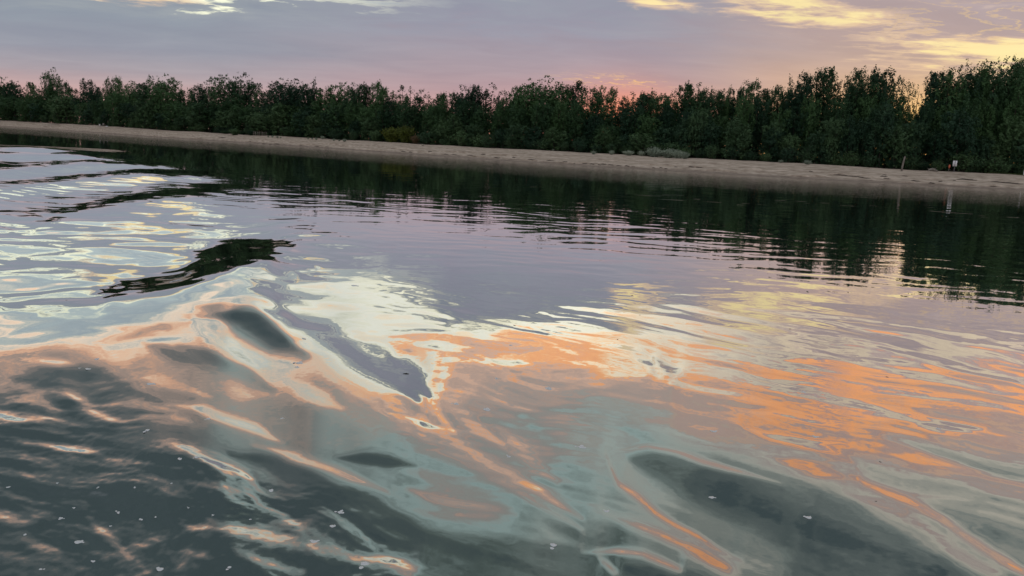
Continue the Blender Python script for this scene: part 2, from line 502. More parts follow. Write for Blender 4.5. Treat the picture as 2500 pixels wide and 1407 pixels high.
# ------------------------------------------------------------------ the water surface
# Wake waves as surveyed: along each line (photograph pixels) the height of sky, in degrees, that the
# wave face there throws to the eye; the slopes that do so are summed into one height field.
SWELL = [
    # far left: the boat's own wake trains coming round
    ([(0, 345), (120, 352)], 4, 8), ([(0, 362), (160, 368)], 5, 8.5), ([(0, 384), (150, 384), (230, 386)], 8, 8.2),
    ([(0, 408), (120, 399), (270, 389)], 4, 1.0), ([(0, 428), (200, 412), (300, 406), (350, 406)], 11, 8.6),
    ([(0, 449), (120, 440), (250, 424)], 3.5, 1.5), ([(250, 424), (330, 417), (430, 416)], 5, 0.8),
    ([(0, 475), (120, 462), (250, 448), (360, 438), (430, 436)], 13, 9.0),
    ([(0, 516), (60, 518), (150, 513), (230, 500), (290, 492)], 4.5, 0.8), ([(280, 484), (380, 478), (440, 470), (540, 464)], 9, 0.8), ([(200, 497), (300, 482)], 3, 1.5),
    ([(95, 541), (155, 533)], 4, 0.5), ([(0, 563), (20, 562)], 4, 0.5),
    ([(230, 387), (300, 391)], 3, 6, 's'), ([(350, 408), (440, 412)], 4, 6.5, 's'), ([(430, 436), (520, 438)], 5, 7, 's'), ([(300, 418), (440, 420), (560, 428)], 5, 0.8), ([(250, 396), (400, 400)], 3.5, 1.0), ([(470, 452), (600, 456)], 5, 1.0),
    # pale swirls at left
    ([(340, 500), (420, 498), (480, 515), (540, 530)], 14, 9.0, 's'), ([(0, 600), (150, 590), (300, 560), (380, 520)], 26, 9.4, 's'), ([(0, 680), (120, 660), (260, 620), (380, 575)], 30, 10.0, 's'),
    ([(0, 760), (150, 740), (240, 720)], 30, 10.4, 's'), ([(40, 800), (220, 785), (380, 765), (560, 705)], 24, 11.6, 's'),
    ([(385, 565), (432, 600), (412, 632), (340, 645), (280, 650), (268, 675), (160, 690)], 9, 9.4, 's'), ([(20, 640), (60, 636)], 14, 7.5, 's'), ([(150, 610), (260, 592)], 8, 8.2, 's'), ([(120, 655), (240, 640)], 9, 8.0, 's'),
    ([(180, 738), (300, 735), (420, 705), (540, 672)], 16, 8.2, 's'), ([(340, 735), (450, 712), (570, 678)], 7, 9.4, 's'),
    # the broken-off reflection of the wood
    ([(492, 630), (560, 612), (650, 602)], 28, 0.0), ([(530, 624), (660, 614)], 22, 0.0), ([(640, 596), (705, 597)], 8, 0.0), ([(600, 622), (672, 628)], 7, 0.0),
    ([(610, 628), (540, 645), (470, 666), (400, 690)], 20, 0.0), ([(318, 696), (400, 690), (450, 682)], 26, 0.0), ([(250, 714), (320, 704)], 7, 0.0),
    ([(600, 673), (690, 681), (720, 668), (770, 652)], 6, 14.4),
    # dark rough water at lower left
    ([(40, 930), (160, 920), (310, 950)], 38, 27, 's'), ([(60, 1010), (330, 1020)], 55, 29, 's'), ([(0, 1120), (250, 1120), (450, 1170)], 75, 30, 's'),
    ([(0, 1260), (300, 1260), (620, 1290), (900, 1380)], 85, 31, 's'), ([(450, 1140), (600, 1180), (760, 1230), (960, 1295), (1200, 1350), (1420, 1400)], 30, 29, 's'),
    ([(0, 1380), (600, 1400)], 60, 31, 's'), ([(560, 1110), (700, 1150), (830, 1205)], 20, 30, 's'),
    # peach slope and grey-brown hollow under the crest
    ([(340, 880), (470, 905), (610, 960)], 60, 16.8, 's'), ([(560, 1000), (700, 1015), (850, 1060), (960, 1100)], 46, 20.5, 's'),
    ([(760, 930), (860, 1010), (960, 1075)], 22, 18.2, 's'), ([(700, 930), (760, 965), (830, 1000)], 18, 13.6, 's'),
    ([(345, 838), (430, 872), (490, 895)], 11, 22.5, 's'), ([(440, 850), (540, 888), (620, 930), (670, 955)], 20, 22.5, 's'),
    ([(330, 920), (440, 950), (520, 975)], 12, 15.2, 's'), ([(405, 985), (500, 1000), (620, 1050), (690, 1080)], 13, 13.6, 's'), ([(400, 1010), (480, 1030)], 9, 15.2, 's'),
    ([(535, 765), (570, 776), (640, 806), (745, 868)], 36, 33, 's'), ([(480, 752), (540, 760), (590, 755)], 8, 15, 's'),
    ([(505, 755), (525, 800), (575, 850), (650, 888), (730, 900)], 11, 15.0, 's'), ([(455, 755), (490, 805), (555, 858), (630, 900)], 12, 11.6, 's'),
    ([(385, 785), (415, 812), (440, 830)], 12, 14.8, 's'), ([(335, 820), (430, 828), (520, 852), (600, 892), (655, 930)], 9, 15.2, 's'),
    # bright pool of light
    ([(740, 704), (870, 688), (1010, 704)], 20, 12.0), ([(780, 740), (880, 735), (990, 735)], 32, 12.0), ([(850, 790), (940, 795), (1050, 800)], 30, 12.4), ([(900, 830), (960, 866)], 16, 12.0, 's'),
    ([(660, 728), (700, 708), (800, 694)], 7, 14.6, 's'), ([(1100, 800), (1250, 795)], 14, 11.6, 's'),
    # grey trough right of the crest
    ([(690, 765), (770, 820), (860, 875), (950, 920), (1025, 975)], 38, 7.6), ([(950, 880), (1000, 915), (1045, 960)], 30, 7.8), ([(870, 840), (960, 890)], 10, 10.5, 's'),
    ([(1090, 790), (1180, 740), (1300, 760)], 22, 8.5, 's'),
    # main crest running down to the right
    ([(585, 692), (650, 762), (730, 822), (830, 905), (930, 962), (1030, 1035), (1120, 1090)], 21, 13.2, 's'), ([(940, 970), (1040, 1042), (1160, 1115), (1300, 1195), (1420, 1265)], 18, 14.9, 's'),
    ([(720, 835), (820, 924), (915, 984), (1025, 1067), (1150, 1142), (1290, 1220), (1420, 1290)], 13, 15.6, 's'),
    ([(810, 945), (900, 1005), (1010, 1085), (1130, 1160)], 12, 17.6, 's'),
    # teal and rose sheets in the lower middle
    ([(930, 1060), (1060, 1135), (1200, 1220), (1330, 1290)], 42, 22.5, 's'), ([(880, 1200), (1040, 1245), (1200, 1285), (1400, 1320)], 30, 22.5, 's'),
    ([(1000, 1195), (1120, 1225), (1260, 1255)], 18, 17.6, 's'), ([(820, 1115), (920, 1122), (1020, 1142)], 13, 31, 's'), ([(620, 1090), (740, 1122), (860, 1172), (950, 1200)], 13, 15.0, 's'),
    # orange tongue and rose field in the middle
    ([(955, 818), (1080, 824), (1160, 850), (1260, 862), (1330, 850)], 14, 15.2), ([(1330, 852), (1430, 858), (1500, 872)], 9, 14.2, 's'),
    ([(1150, 850), (1125, 900), (1145, 945), (1105, 985), (1150, 1040), (1230, 1090)], 18, 15.2),
    ([(1085, 860), (1078, 940), (1066, 1010), (1110, 1060)], 12, 12.6, 's'),
    ([(1180, 1000), (1260, 950), (1380, 955), (1540, 985), (1680, 1040), (1800, 1100)], 32, 17.4, 's'), ([(1210, 1040), (1280, 1110), (1360, 1180)], 22, 16.5, 's'),
    ([(1180, 880), (1300, 890)], 12, 12.6, 's'),
    ([(1270, 1020), (1390, 1000), (1520, 1040), (1700, 1115), (1900, 1185), (2120, 1260), (2420, 1400)], 32, 23.5, 's'),
    ([(1300, 1040), (1360, 1090), (1410, 1160), (1520, 1225), (1700, 1310), (1900, 1400)], 32, 23.5, 's'), ([(1400, 1060), (1560, 1075)], 16, 20, 's'),
    # dark green trough at lower right with its gilded lip
    ([(1560, 1128), (1740, 1190), (1950, 1280), (2260, 1420)], 66, 32, 's'), ([(1900, 1310), (2080, 1400)], 55, 32, 's'), ([(1540, 1120), (1700, 1170)], 26, 29, 's'),
    ([(1478, 1105), (1505, 1180), (1600, 1252), (1740, 1340), (1810, 1370)], 8, 15.4, 's'), ([(1490, 1098), (1580, 1086), (1650, 1104), (1780, 1148), (1910, 1186)], 7, 15.8, 's'),
    ([(1470, 1245), (1600, 1302), (1780, 1388)], 15, 18.2, 's'),
    ([(2080, 1160), (2220, 1225), (2330, 1290), (2500, 1395)], 10, 15.2, 's'), ([(2060, 1200), (2240, 1280), (2420, 1395)], 19, 19.8, 's'),
    ([(1820, 1045), (1980, 1090), (2090, 1130), (2100, 1165)], 10, 15.4, 's'), ([(1730, 985), (1900, 1010), (2100, 1050), (2300, 1060)], 10, 15.4, 's'),
    ([(1960, 990), (2080, 1000), (2230, 1030)], 14, 13.0, 's'), ([(2230, 1040), (2400, 1050)], 12, 12.6, 's'), ([(1560, 880), (1650, 910), (1640, 940)], 16, 9, 's'), ([(1600, 880), (1620, 930)], 7, 15, 's'),
    ([(1900, 1120), (2060, 1160)], 14, 17.4, 's'), ([(2180, 1110), (2400, 1150)], 16, 17.3, 's'),
    # pale streaks on the dark rough water
    ([(160, 960), (200, 985), (235, 1015), (310, 1045)], 12, 16, 's'), ([(20, 980), (100, 985), (130, 1005), (165, 1016)], 8, 16, 's'), ([(0, 1010), (60, 1030)], 7, 16, 's'), ([(60, 880), (180, 895)], 8, 16, 's'),
    ([(110, 1096), (190, 1102), (250, 1112)], 6, 16, 's'), ([(230, 1118), (300, 1130), (380, 1136)], 7, 16, 's'), ([(400, 1083), (450, 1095), (490, 1118), (560, 1150), (620, 1176)], 14, 16, 's'),
    ([(455, 1172), (530, 1195), (610, 1205), (660, 1240), (740, 1290)], 14, 16, 's'), ([(385, 1197), (435, 1220)], 6, 16, 's'),
    ([(465, 1280), (560, 1295), (640, 1305), (760, 1330), (900, 1370), (1000, 1395)], 18, 16, 's'), ([(540, 1320), (620, 1365), (740, 1400)], 12, 16, 's'), ([(215, 1270), (265, 1310), (300, 1345), (350, 1372)], 11, 16, 's'), ([(280, 1330), (375, 1335)], 6, 16, 's'),
    ([(440, 1345), (520, 1365)], 7, 16, 's'), ([(0, 1262), (60, 1275), (120, 1272)], 10, 16, 's'), ([(200, 1168), (330, 1165)], 5, 16, 's'), ([(60, 1320), (150, 1345)], 6, 16, 's'),
    ([(1420, 1350), (1500, 1342), (1570, 1352), (1660, 1392)], 8, 15.2, 's'), ([(1460, 1360), (1500, 1395)], 10, 15.2, 's'),
]
TH0, TH1, NT = math.radians(-38), math.radians(38), 460
RH0, RH1, NR = math.log(2.3), math.log(75.0), 620
gth = np.linspace(TH0, TH1, NT)
grh = np.linspace(RH0, RH1, NR)
GR, GT = np.meshgrid(np.exp(grh), gth, indexing='ij')
gx, gy = GR * np.sin(GT), GR * np.cos(GT)
gdip = np.degrees(np.arctan(EYE / GR))
gbear = np.degrees(GT)
# ragged edges: sway the survey lines by the small ripples
sway_b = 0.38 * perlin(gx * 1.1, gy * 1.1, 5) + 0.5 * perlin(gx * 2.6, gy * 2.6, 6)
sway_d = (0.035 * perlin(gx * 1.3, gy * 1.3, 7) + 0.03 * perlin(gx * 3.1, gy * 3.1, 8)) * gdip
_sw = 0.25 + 0.75 * sstep(6.5, 10.0, GR)
hsw = np.zeros_like(GR)
WL, REG = 0.006, 0.15
drh, dth = grh[1] - grh[0], gth[1] - gth[0]
lr = (2 - 2 * np.cos(2 * np.pi * np.arange(2 * NR) / (2 * NR))) / drh ** 2
lt = (2 - 2 * np.cos(2 * np.pi * np.arange(NT + 1) / (2 * NT))) / dth ** 2
window = (sstep(TH0, TH0 + .05, GT) * (1 - sstep(TH1 - .05, TH1, GT)) * sstep(2.3, 2.8, GR) * (1 - sstep(55, 75, GR)))
LINES = []
for line, hw, e, *soft in SWELL:
    LINES.append((np.array([bear_dip(*p) for p in line]), np.degrees(hw / FOC), e, bool(soft), line[0][0] <= 0, line[-1][1] >= 1380 or line[-1][0] >= 2450, hw, line[0][0]))
for turn in range(3):
    # a raised surface is seen higher, a sunken one lower: read the survey lines against the heights found so far
    gdip = np.degrees(np.arctan((EYE - hsw) / GR))
    qb, qd = gbear + sway_b * _sw, gdip + sway_d * _sw
    tgt = gdip.copy()
    calm = np.zeros_like(gdip)
    for pts, w, e, soft, open0, open1, hw, x0 in LINES:
        lo, hi = pts.min(0) - 4 * w, pts.max(0) + 4 * w
        sel = np.nonzero((qb > lo[0]) & (qb < hi[0]) & (qd > lo[1]) & (qd < hi[1]))
        if not len(sel[0]):
            continue
        b_, d_ = qb[sel], qd[sel]
        seg = np.hypot(*np.diff(pts, axis=0).T)
        cum = np.concatenate([[0], np.cumsum(seg)])
        best, along = np.full(b_.shape, 1e9), np.zeros(b_.shape)
        for n_ in range(len(seg)):
            v = pts[n_ + 1] - pts[n_]
            tt = np.clip(((b_ - pts[n_, 0]) * v[0] + (d_ - pts[n_, 1]) * v[1]) / (v @ v + 1e-9), 0, 1)
            dd = np.hypot(b_ - pts[n_, 0] - tt * v[0], d_ - pts[n_, 1] - tt * v[1])
            better = dd < best
            along = np.where(better, cum[n_] + tt * seg[n_], along)
            best = np.where(better, dd, best)
        # the wave dies away towards its ends
        tl = max(cum[-1] * .35, 1e-6)
        tp = np.ones_like(best)
        if not open0:
            tp = tp * (0.3 + 0.7 * sstep(0, tl, along))
        if not open1:
            tp = tp * (0.3 + 0.7 * sstep(0, tl, cum[-1] - along))
        if e < 2:
            tp = 0.5 + 0.5 * tp
        we = w * tp
        k = np.exp(-0.75 * (best / we) ** 2) * (0.45 + 0.55 * tp) if soft else 1.0 / (1.0 + np.exp(np.clip((best / we - 1.0) * 5.0, -30, 30)))
        ee = np.degrees(np.arctan(math.tan(math.radians(e)) * np.cos(GT[sel])))
        tgt[sel] = tgt[sel] * (1 - k) + ee * k
        if (e < 2 and hw > 4) or (e >= 28 and hw >= 50 and x0 > 1200):
            calm[sel] = np.maximum(calm[sel], np.exp(-0.5 * (best / (w * 1.3)) ** 2))
    a = np.tan(np.radians((tgt - gdip) * 0.5)) * (1 - sstep(50, 70, GR)) * GR
    ae = 0.5 * (a[1:] + a[:-1])                 # on edges between rows
    rhs = np.zeros_like(a)
    rhs[:-1] += ae / drh
    rhs[1:] -= ae / drh
    ext = np.concatenate([rhs, rhs[::-1]], 0)
    ext = np.concatenate([ext, ext[:, ::-1]], 1)
    fh = -np.fft.rfft2(ext) / (lr[:, None] + WL * lt[None, :] + REG)
    hsw = np.fft.irfft2(fh, s=ext.shape)[:NR, :NT] * window


def swell(r, th):
    i = (np.log(np.maximum(r, 1e-3)) - RH0) / drh
    j = (th - TH0) / dth
    ok = (i >= 0) & (i <= NR - 1.001) & (j >= 0) & (j <= NT - 1.001)
    i, j = np.clip(i, 0, NR - 1.001), np.clip(j, 0, NT - 1.001)
    i0, j0 = i.astype(int), j.astype(int)
    fi, fj = i - i0, j - j0
    # smooth (cubic) weights keep facets out of the reflections
    def cub(f):
        return np.stack([(1 - f) ** 3 / 6, (3 * f ** 3 - 6 * f ** 2 + 4) / 6, (-3 * f ** 3 + 3 * f ** 2 + 3 * f + 1) / 6, f ** 3 / 6])
    wi, wj = cub(fi), cub(fj)
    out_ = 0
    for p in range(4):
        ii = np.clip(i0 + p - 1, 0, NR - 1)
        row = 0
        for q in range(4):
            row = row + wj[q] * hsw[ii, np.clip(j0 + q - 1, 0, NT - 1)]
        out_ = out_ + wi[p] * row
    return np.where(ok, out_, 0.0)


_ca, _sa = on_water(160, 960), on_water(640, 1200)
_ax = np.array([_sa[0] - _ca[0], _sa[1] - _ca[1]])
_ax /= np.linalg.norm(_ax)


def calm_at(r, th):
    i = np.clip((np.log(np.maximum(r, 1e-3)) - RH0) / drh, 0, NR - 1).astype(int)
    j = np.clip((th - TH0) / dth, 0, NT - 1).astype(int)
    return calm[i, j]


def rough_edge(dip):
    """bearing of the right-hand edge of the broken water, by dip"""
    return np.interp(dip, [14, 17, 19.6, 24.6, 28, 34], [-29, -26, -23, -11.5, -6.5, 0])


def ripples(x, y):
    r = np.hypot(x, y) + 1e-6
    th = np.arctan2(x, y)
    bear = np.degrees(th)
    dip = np.degrees(np.arctan(EYE / r))
    # domain bending for a liquid look
    wx = x + 0.35 * perlin(x * 0.45, y * 0.45, 21) + 0.10 * perlin(x * 1.7, y * 1.7, 22)
    wy = y + 0.35 * perlin(x * 0.45, y * 0.45, 23) + 0.10 * perlin(x * 1.7, y * 1.7, 24)
    front = sstep(-16, -4, bear)
    amp = 0.18 + 0.82 * sstep(8.0, 17.0, r)
    amp *= 1 - 0.45 * sstep(34, 60, r)
    amp *= 1 - 0.75 * (1 - front) * sstep(7, 10, r) * (1 - sstep(18, 26, r))
    rl = perlin(wx * 0.6, wy * 1.0, 1) * 0.0046 + perlin(wx * 1.3, wy * 2.3, 2) * 0.0030 + perlin(wx * 3.0, wy * 4.4, 3) * 0.0007
    amp = amp * (0.95 + 0.9 * perlin(x * 0.13, y * 0.07, 9))
    still = 1 - 0.8 * calm_at(r, th)
    h = rl * amp * still
    fine = sstep(6, 12, r) * (1 - sstep(45, 70, r))
    h += fine * 0.00038 * perlin(wx * 6.5, wy * 8.0, 4)
    # lazy swirls left of the crest
    m = (1 - sstep(-15, -8, bear)) * sstep(4.6, 6.0, dip) * (1 - sstep(13.0, 16.0, dip))
    h += m * still * (0.0130 * perlin(wx * 0.85, wy * 0.85, 31) + 0.0048 * perlin(wx * 1.7, wy * 1.7, 32) + 0.0006 * perlin(wx * 4.2, wy * 4.2, 33))
    # broken water close to the boat at lower left
    edge = rough_edge(dip) + 1.0 + 3.0 * perlin(x * 1.2, y * 1.2, 40)
    m2 = (1 - sstep(edge - 5, edge + 2, bear)) * sstep(14.0, 18.0, dip)
    s, q = wx * _ax[0] + wy * _ax[1], -wx * _ax[1] + wy * _ax[0]
    h += m2 * (0.011 * perlin(s * 1.3, q * 2.9, 41) + 0.0052 * perlin(s * 2.8, q * 6.0, 42) + 0.0017 * perlin(s * 6.0, q * 12.0, 43) + 0.0006 * perlin(s * 16, q * 26, 44))
    # long soft sheets on the near right
    m3 = sstep(-14, -5, bear) * (1 - sstep(9, 12, r))
    h += 0.6 * m3 * still * ((0.004 + 0.006 * sstep(2, 12, bear)) * perlin(s * 0.8, q * 1.9, 51) + 0.0020 * perlin(s * 2.1, q * 4.6, 52) + 0.0007 * perlin(s * 5, q * 10, 53))
    return h


def water_z(x, y):
    x, y = np.atleast_1d(np.asarray(x, float)), np.atleast_1d(np.asarray(y, float))
    r, th = np.hypot(x, y), np.arctan2(x, y)
    return (swell(r, th) + ripples(x, y)) * (1 - sstep(140, 220, r)) * sstep(0.3, 2.0, r)


rs = [0.02]
while rs[-1] < 1500:
    r = rs[-1]
    if r < 2.6:
        d = 0.08
    elif r < 40:
        d = min(0.85 * r * r / 1474.0, 0.0048 * r)
    elif r < 110:
        d = 0.009 * r
    else:
        d = 0.035 * r
    rs.append(r + d)
rs = np.array(rs)
fine_t = np.radians(np.linspace(-37, 37, 830))
coarse_t = np.radians(np.linspace(37, 323, 100)[1:-1])
tht = np.concatenate([fine_t, coarse_t])
RR, TT = np.meshgrid(rs, tht, indexing='ij')
wxx, wyy = RR * np.sin(TT), RR * np.cos(TT)
wz = water_z(wxx.ravel(), wyy.ravel())
wv = np.stack([wxx.ravel(), wyy.ravel(), wz], -1)
nc = len(tht)
wf = grid_faces(len(rs), nc, wrap=True)
me = mesh_np('river', wv, wf, True)
at = me.attributes.new('ruffle', 'FLOAT', 'POINT')
_r2, _b2 = RR.ravel(), np.degrees(TT.ravel())
_d2 = np.degrees(np.arctan(EYE / _r2))
_gap = shore(np.radians((_b2 + 180) % 360 - 180)) - _r2
_q = _r2 / (_r2 + np.maximum(_gap, -20.0))
ruf = 0.005 + 0.16 * sstep(.44, .66, _q) * sstep(30, 44, _r2)
_e = rough_edge(_d2)
ruf = ruf + 0.012 * sstep(11, 15, _d2) + 0.12 * (1 - sstep(_e - 8, _e, _b2)) * sstep(14.0, 19.0, _d2)
at.data.foreach_set('value', ruf.astype(np.float32))
river = link('river', me, wat)
river['kind'] = 'structure'
river['label'] = 'calm river surface reflecting the sunset with wake swirls'

# ------------------------------------------------------------------ the far bank
BANK_TOP = 1.45


def bank_z(s, th, x, y):
    """ground height at s metres behind the water's edge"""
    und = 0.10 * perlin(x * 0.10, y * 0.10, 61) + 0.04 * perlin(x * 0.45, y * 0.45, 62)
    base = np.where(s < 0, 0.16 * s, 0.0)
    prof = np.interp(s, [0, 1.6, 4.0, 9.0, 13.0, 16.0, 60.0, 400.0], [0, 0.10, 0.38, 1.02, 1.36, BANK_TOP, BANK_TOP + .15, BANK_TOP + .6])
    led = 0.5 + 0.5 * perlin(th * 40, s * 0 + 3.3, 63)
    cut = 2.6 + 1.4 * perlin(th * 22, s * 0 + 1.7, 64) + 0.3 * perlin(th * 140, s * 0, 65)
    step = 0.16 * sstep(0.35, 0.75, led) * (sstep(cut, cut + 0.12, s) - sstep(cut, cut + 3.5, s))
    cut2 = 5.4 + 1.6 * perlin(th * 18, s * 0 + 7.7, 66) + 0.3 * perlin(th * 120, s * 0, 67)
    step = step + 0.13 * sstep(0.45, 0.8, 1 - led) * (sstep(cut2, cut2 + 0.12, s) - sstep(cut2, cut2 + 3.0, s))
    left = sstep(-20, -27, np.degrees(th)) * sstep(4, 14, s) * (1 - sstep(30, 60, s))
    return base + prof + step + und * sstep(1.0, 5.0, s) + 0.35 * left * sstep(-22, -28.5, np.degrees(th))


bt = np.radians(np.concatenate([np.linspace(-80, -36, 40)[:-1], np.linspace(-36, 36, 900), np.linspace(36, 80, 40)[1:]]))
ss = np.concatenate([np.linspace(-6, 0, 5)[:-1], np.linspace(0, 9, 64)[:-1], np.linspace(9, 19, 20)])
SS, BT = np.meshgrid(ss, bt, indexing='ij')
rad = shore(BT) + SS
bx, by = rad * np.sin(BT), rad * np.cos(BT)
bz = bank_z(SS, BT, bx, by)
bz[-1] -= 0.5
me = mesh_np('beach', np.stack([bx.ravel(), by.ravel(), bz.ravel()], -1), grid_faces(len(ss), len(bt)), True)
uvl = me.uv_layers.new(name='along')
vi = np.empty(len(me.loops), dtype=np.int32)
me.loops.foreach_get('vertex_index', vi)
arc = np.cumsum(np.concatenate([[0], np.hypot(np.diff(bx[4]), np.diff(by[4]))]))
U = np.broadcast_to(arc[None, :], SS.shape).ravel()
uvl.data.foreach_set('uv', np.stack([U[vi], SS.ravel()[vi]], -1).astype(np.float32).ravel())
beach = link('beach', me, sand)
beach['kind'] = 'structure'
beach['label'] = 'long pale sandy beach along the far bank'

gs_ = np.array([16.6, 20, 26, 34, 46, 70, 120, 250, 600, 1500, 4000])
SS, BT = np.meshgrid(gs_, np.radians(np.linspace(-85, 85, 171)), indexing='ij')
rad = shore(BT) + SS
gxx, gyy = rad * np.sin(BT), rad * np.cos(BT)
gz = np.where(SS < 17, -0.4, 0.03) + bank_z(SS, BT, gxx, gyy)
me = mesh_np('ground', np.stack([gxx.ravel(), gyy.ravel(), gz.ravel()], -1), grid_faces(*SS.shape), True)
ground = link('ground', me, litter)
ground['kind'] = 'structure'
ground['label'] = 'dark leaf-littered ground under the wood'


def bank_point(bear_deg, s):
    th = np.radians(np.array([bear_deg], float))
    rr = shore(th) + s
    x, y = rr * np.sin(th), rr * np.cos(th)
    return float(x[0]), float(y[0]), float(bank_z(np.array([s], float), th, x, y)[0])


def at_bank(px, py_base, s, top=None):
    """place s metres behind the water's edge under photograph column px; with top, also the height that reaches it"""
    d = sight(px, py_base)
    x, y, z = bank_point(math.degrees(math.atan2(d[0], d[1])), s)
    if top is None:
        return x, y, z
    dt = sight(px, top)
    zt = EYE + math.hypot(x, y) * dt[2] / math.hypot(dt[0], dt[1])
    return x, y, z, zt - z


# ------------------------------------------------------------------ trees
def tube(path, radii, sides=5):
    path = np.asarray(path, float)
    n = len(path)
    vs, fs = [], []
    for i in range(n):
        t_ = path[min(i + 1, n - 1)] - path[max(i - 1, 0)]
        t_ = t_ / (np.linalg.norm(t_) + 1e-9)
        ref = np.array([1.0, 0, 0]) if abs(t_[0]) < 0.8 else np.array([0, 1.0, 0])
        a_ = np.cross(t_, ref)
        a_ /= np.linalg.norm(a_)
        b_ = np.cross(t_, a_)
        for k_ in range(sides):
            q = 2 * math.pi * k_ / sides
            vs.append(path[i] + radii[i] * (math.cos(q) * a_ + math.sin(q) * b_))
    for i in range(n - 1):
        for k_ in range(sides):
            k2 = (k_ + 1) % sides
            fs.append((i * sides + k_, i * sides + k2, (i + 1) * sides + k2, (i + 1) * sides + k_))
    return vs, fs


class Wood:
    def __init__(self):
        self.v, self.f = [], []

    def add(self, path, radii, sides=5):
        v, f = tube(path, radii, sides)
        o_ = len(self.v)
        self.v += v
        self.f += [tuple(i + o_ for i in q) for q in f]

    def box(self, c_, size, rz=0.0, tilt=None):
        hx, hy, hz = (q / 2 for q in size)
        o_ = len(self.v)
        R = Matrix.Rotation(rz, 3, 'Z')
        if tilt is not None:
            R = tilt @ R
        for dx_ in (-1, 1):
            for dy_ in (-1, 1):
                for dz_ in (-1, 1):
                    p_ = R @ Vector((dx_ * hx, dy_ * hy, dz_ * hz))
                    self.v.append(np.array([c_[0] + p_.x, c_[1] + p_.y, c_[2] + p_.z]))
        for q in ((0, 1, 3, 2), (4, 6, 7, 5), (0, 4, 5, 1), (2, 3, 7, 6), (0, 2, 6, 4), (1, 5, 7, 3)):
            self.f.append(tuple(i + o_ for i in q))

    def mesh(self, name, smooth=True):
        return mesh_np(name, np.array(self.v), np.array(self.f), smooth)


def leaf_quads(rng, c_, size, up=0.35, face=None):
    """rhombic leaf sprays at centres c_; face = preferred normals"""
    n = len(c_)
    nr = rng.normal(size=(n, 3)) * 0.55
    if face is None:
        nr += rng.normal(size=(n, 3))
    else:
        nr += face
    nr /= np.linalg.norm(nr, axis=1)[:, None] + 1e-9
    d = rng.normal(size=(n, 3))
    d[:, 2] += up
    d -= nr * (d * nr).sum(1)[:, None]
    d /= np.linalg.norm(d, axis=1)[:, None] + 1e-9
    w_ = np.cross(nr, d)
    L = (size * rng.uniform(0.7, 1.35, n))[:, None]
    W = L * rng.uniform(0.45, 0.75, n)[:, None]
    v = np.stack([c_ - d * L * .5, c_ + w_ * W * .5 - d * L * .04, c_ + d * L * .5, c_ - w_ * W * .5 + d * L * .04], 1)
    return v.reshape(-1, 3)


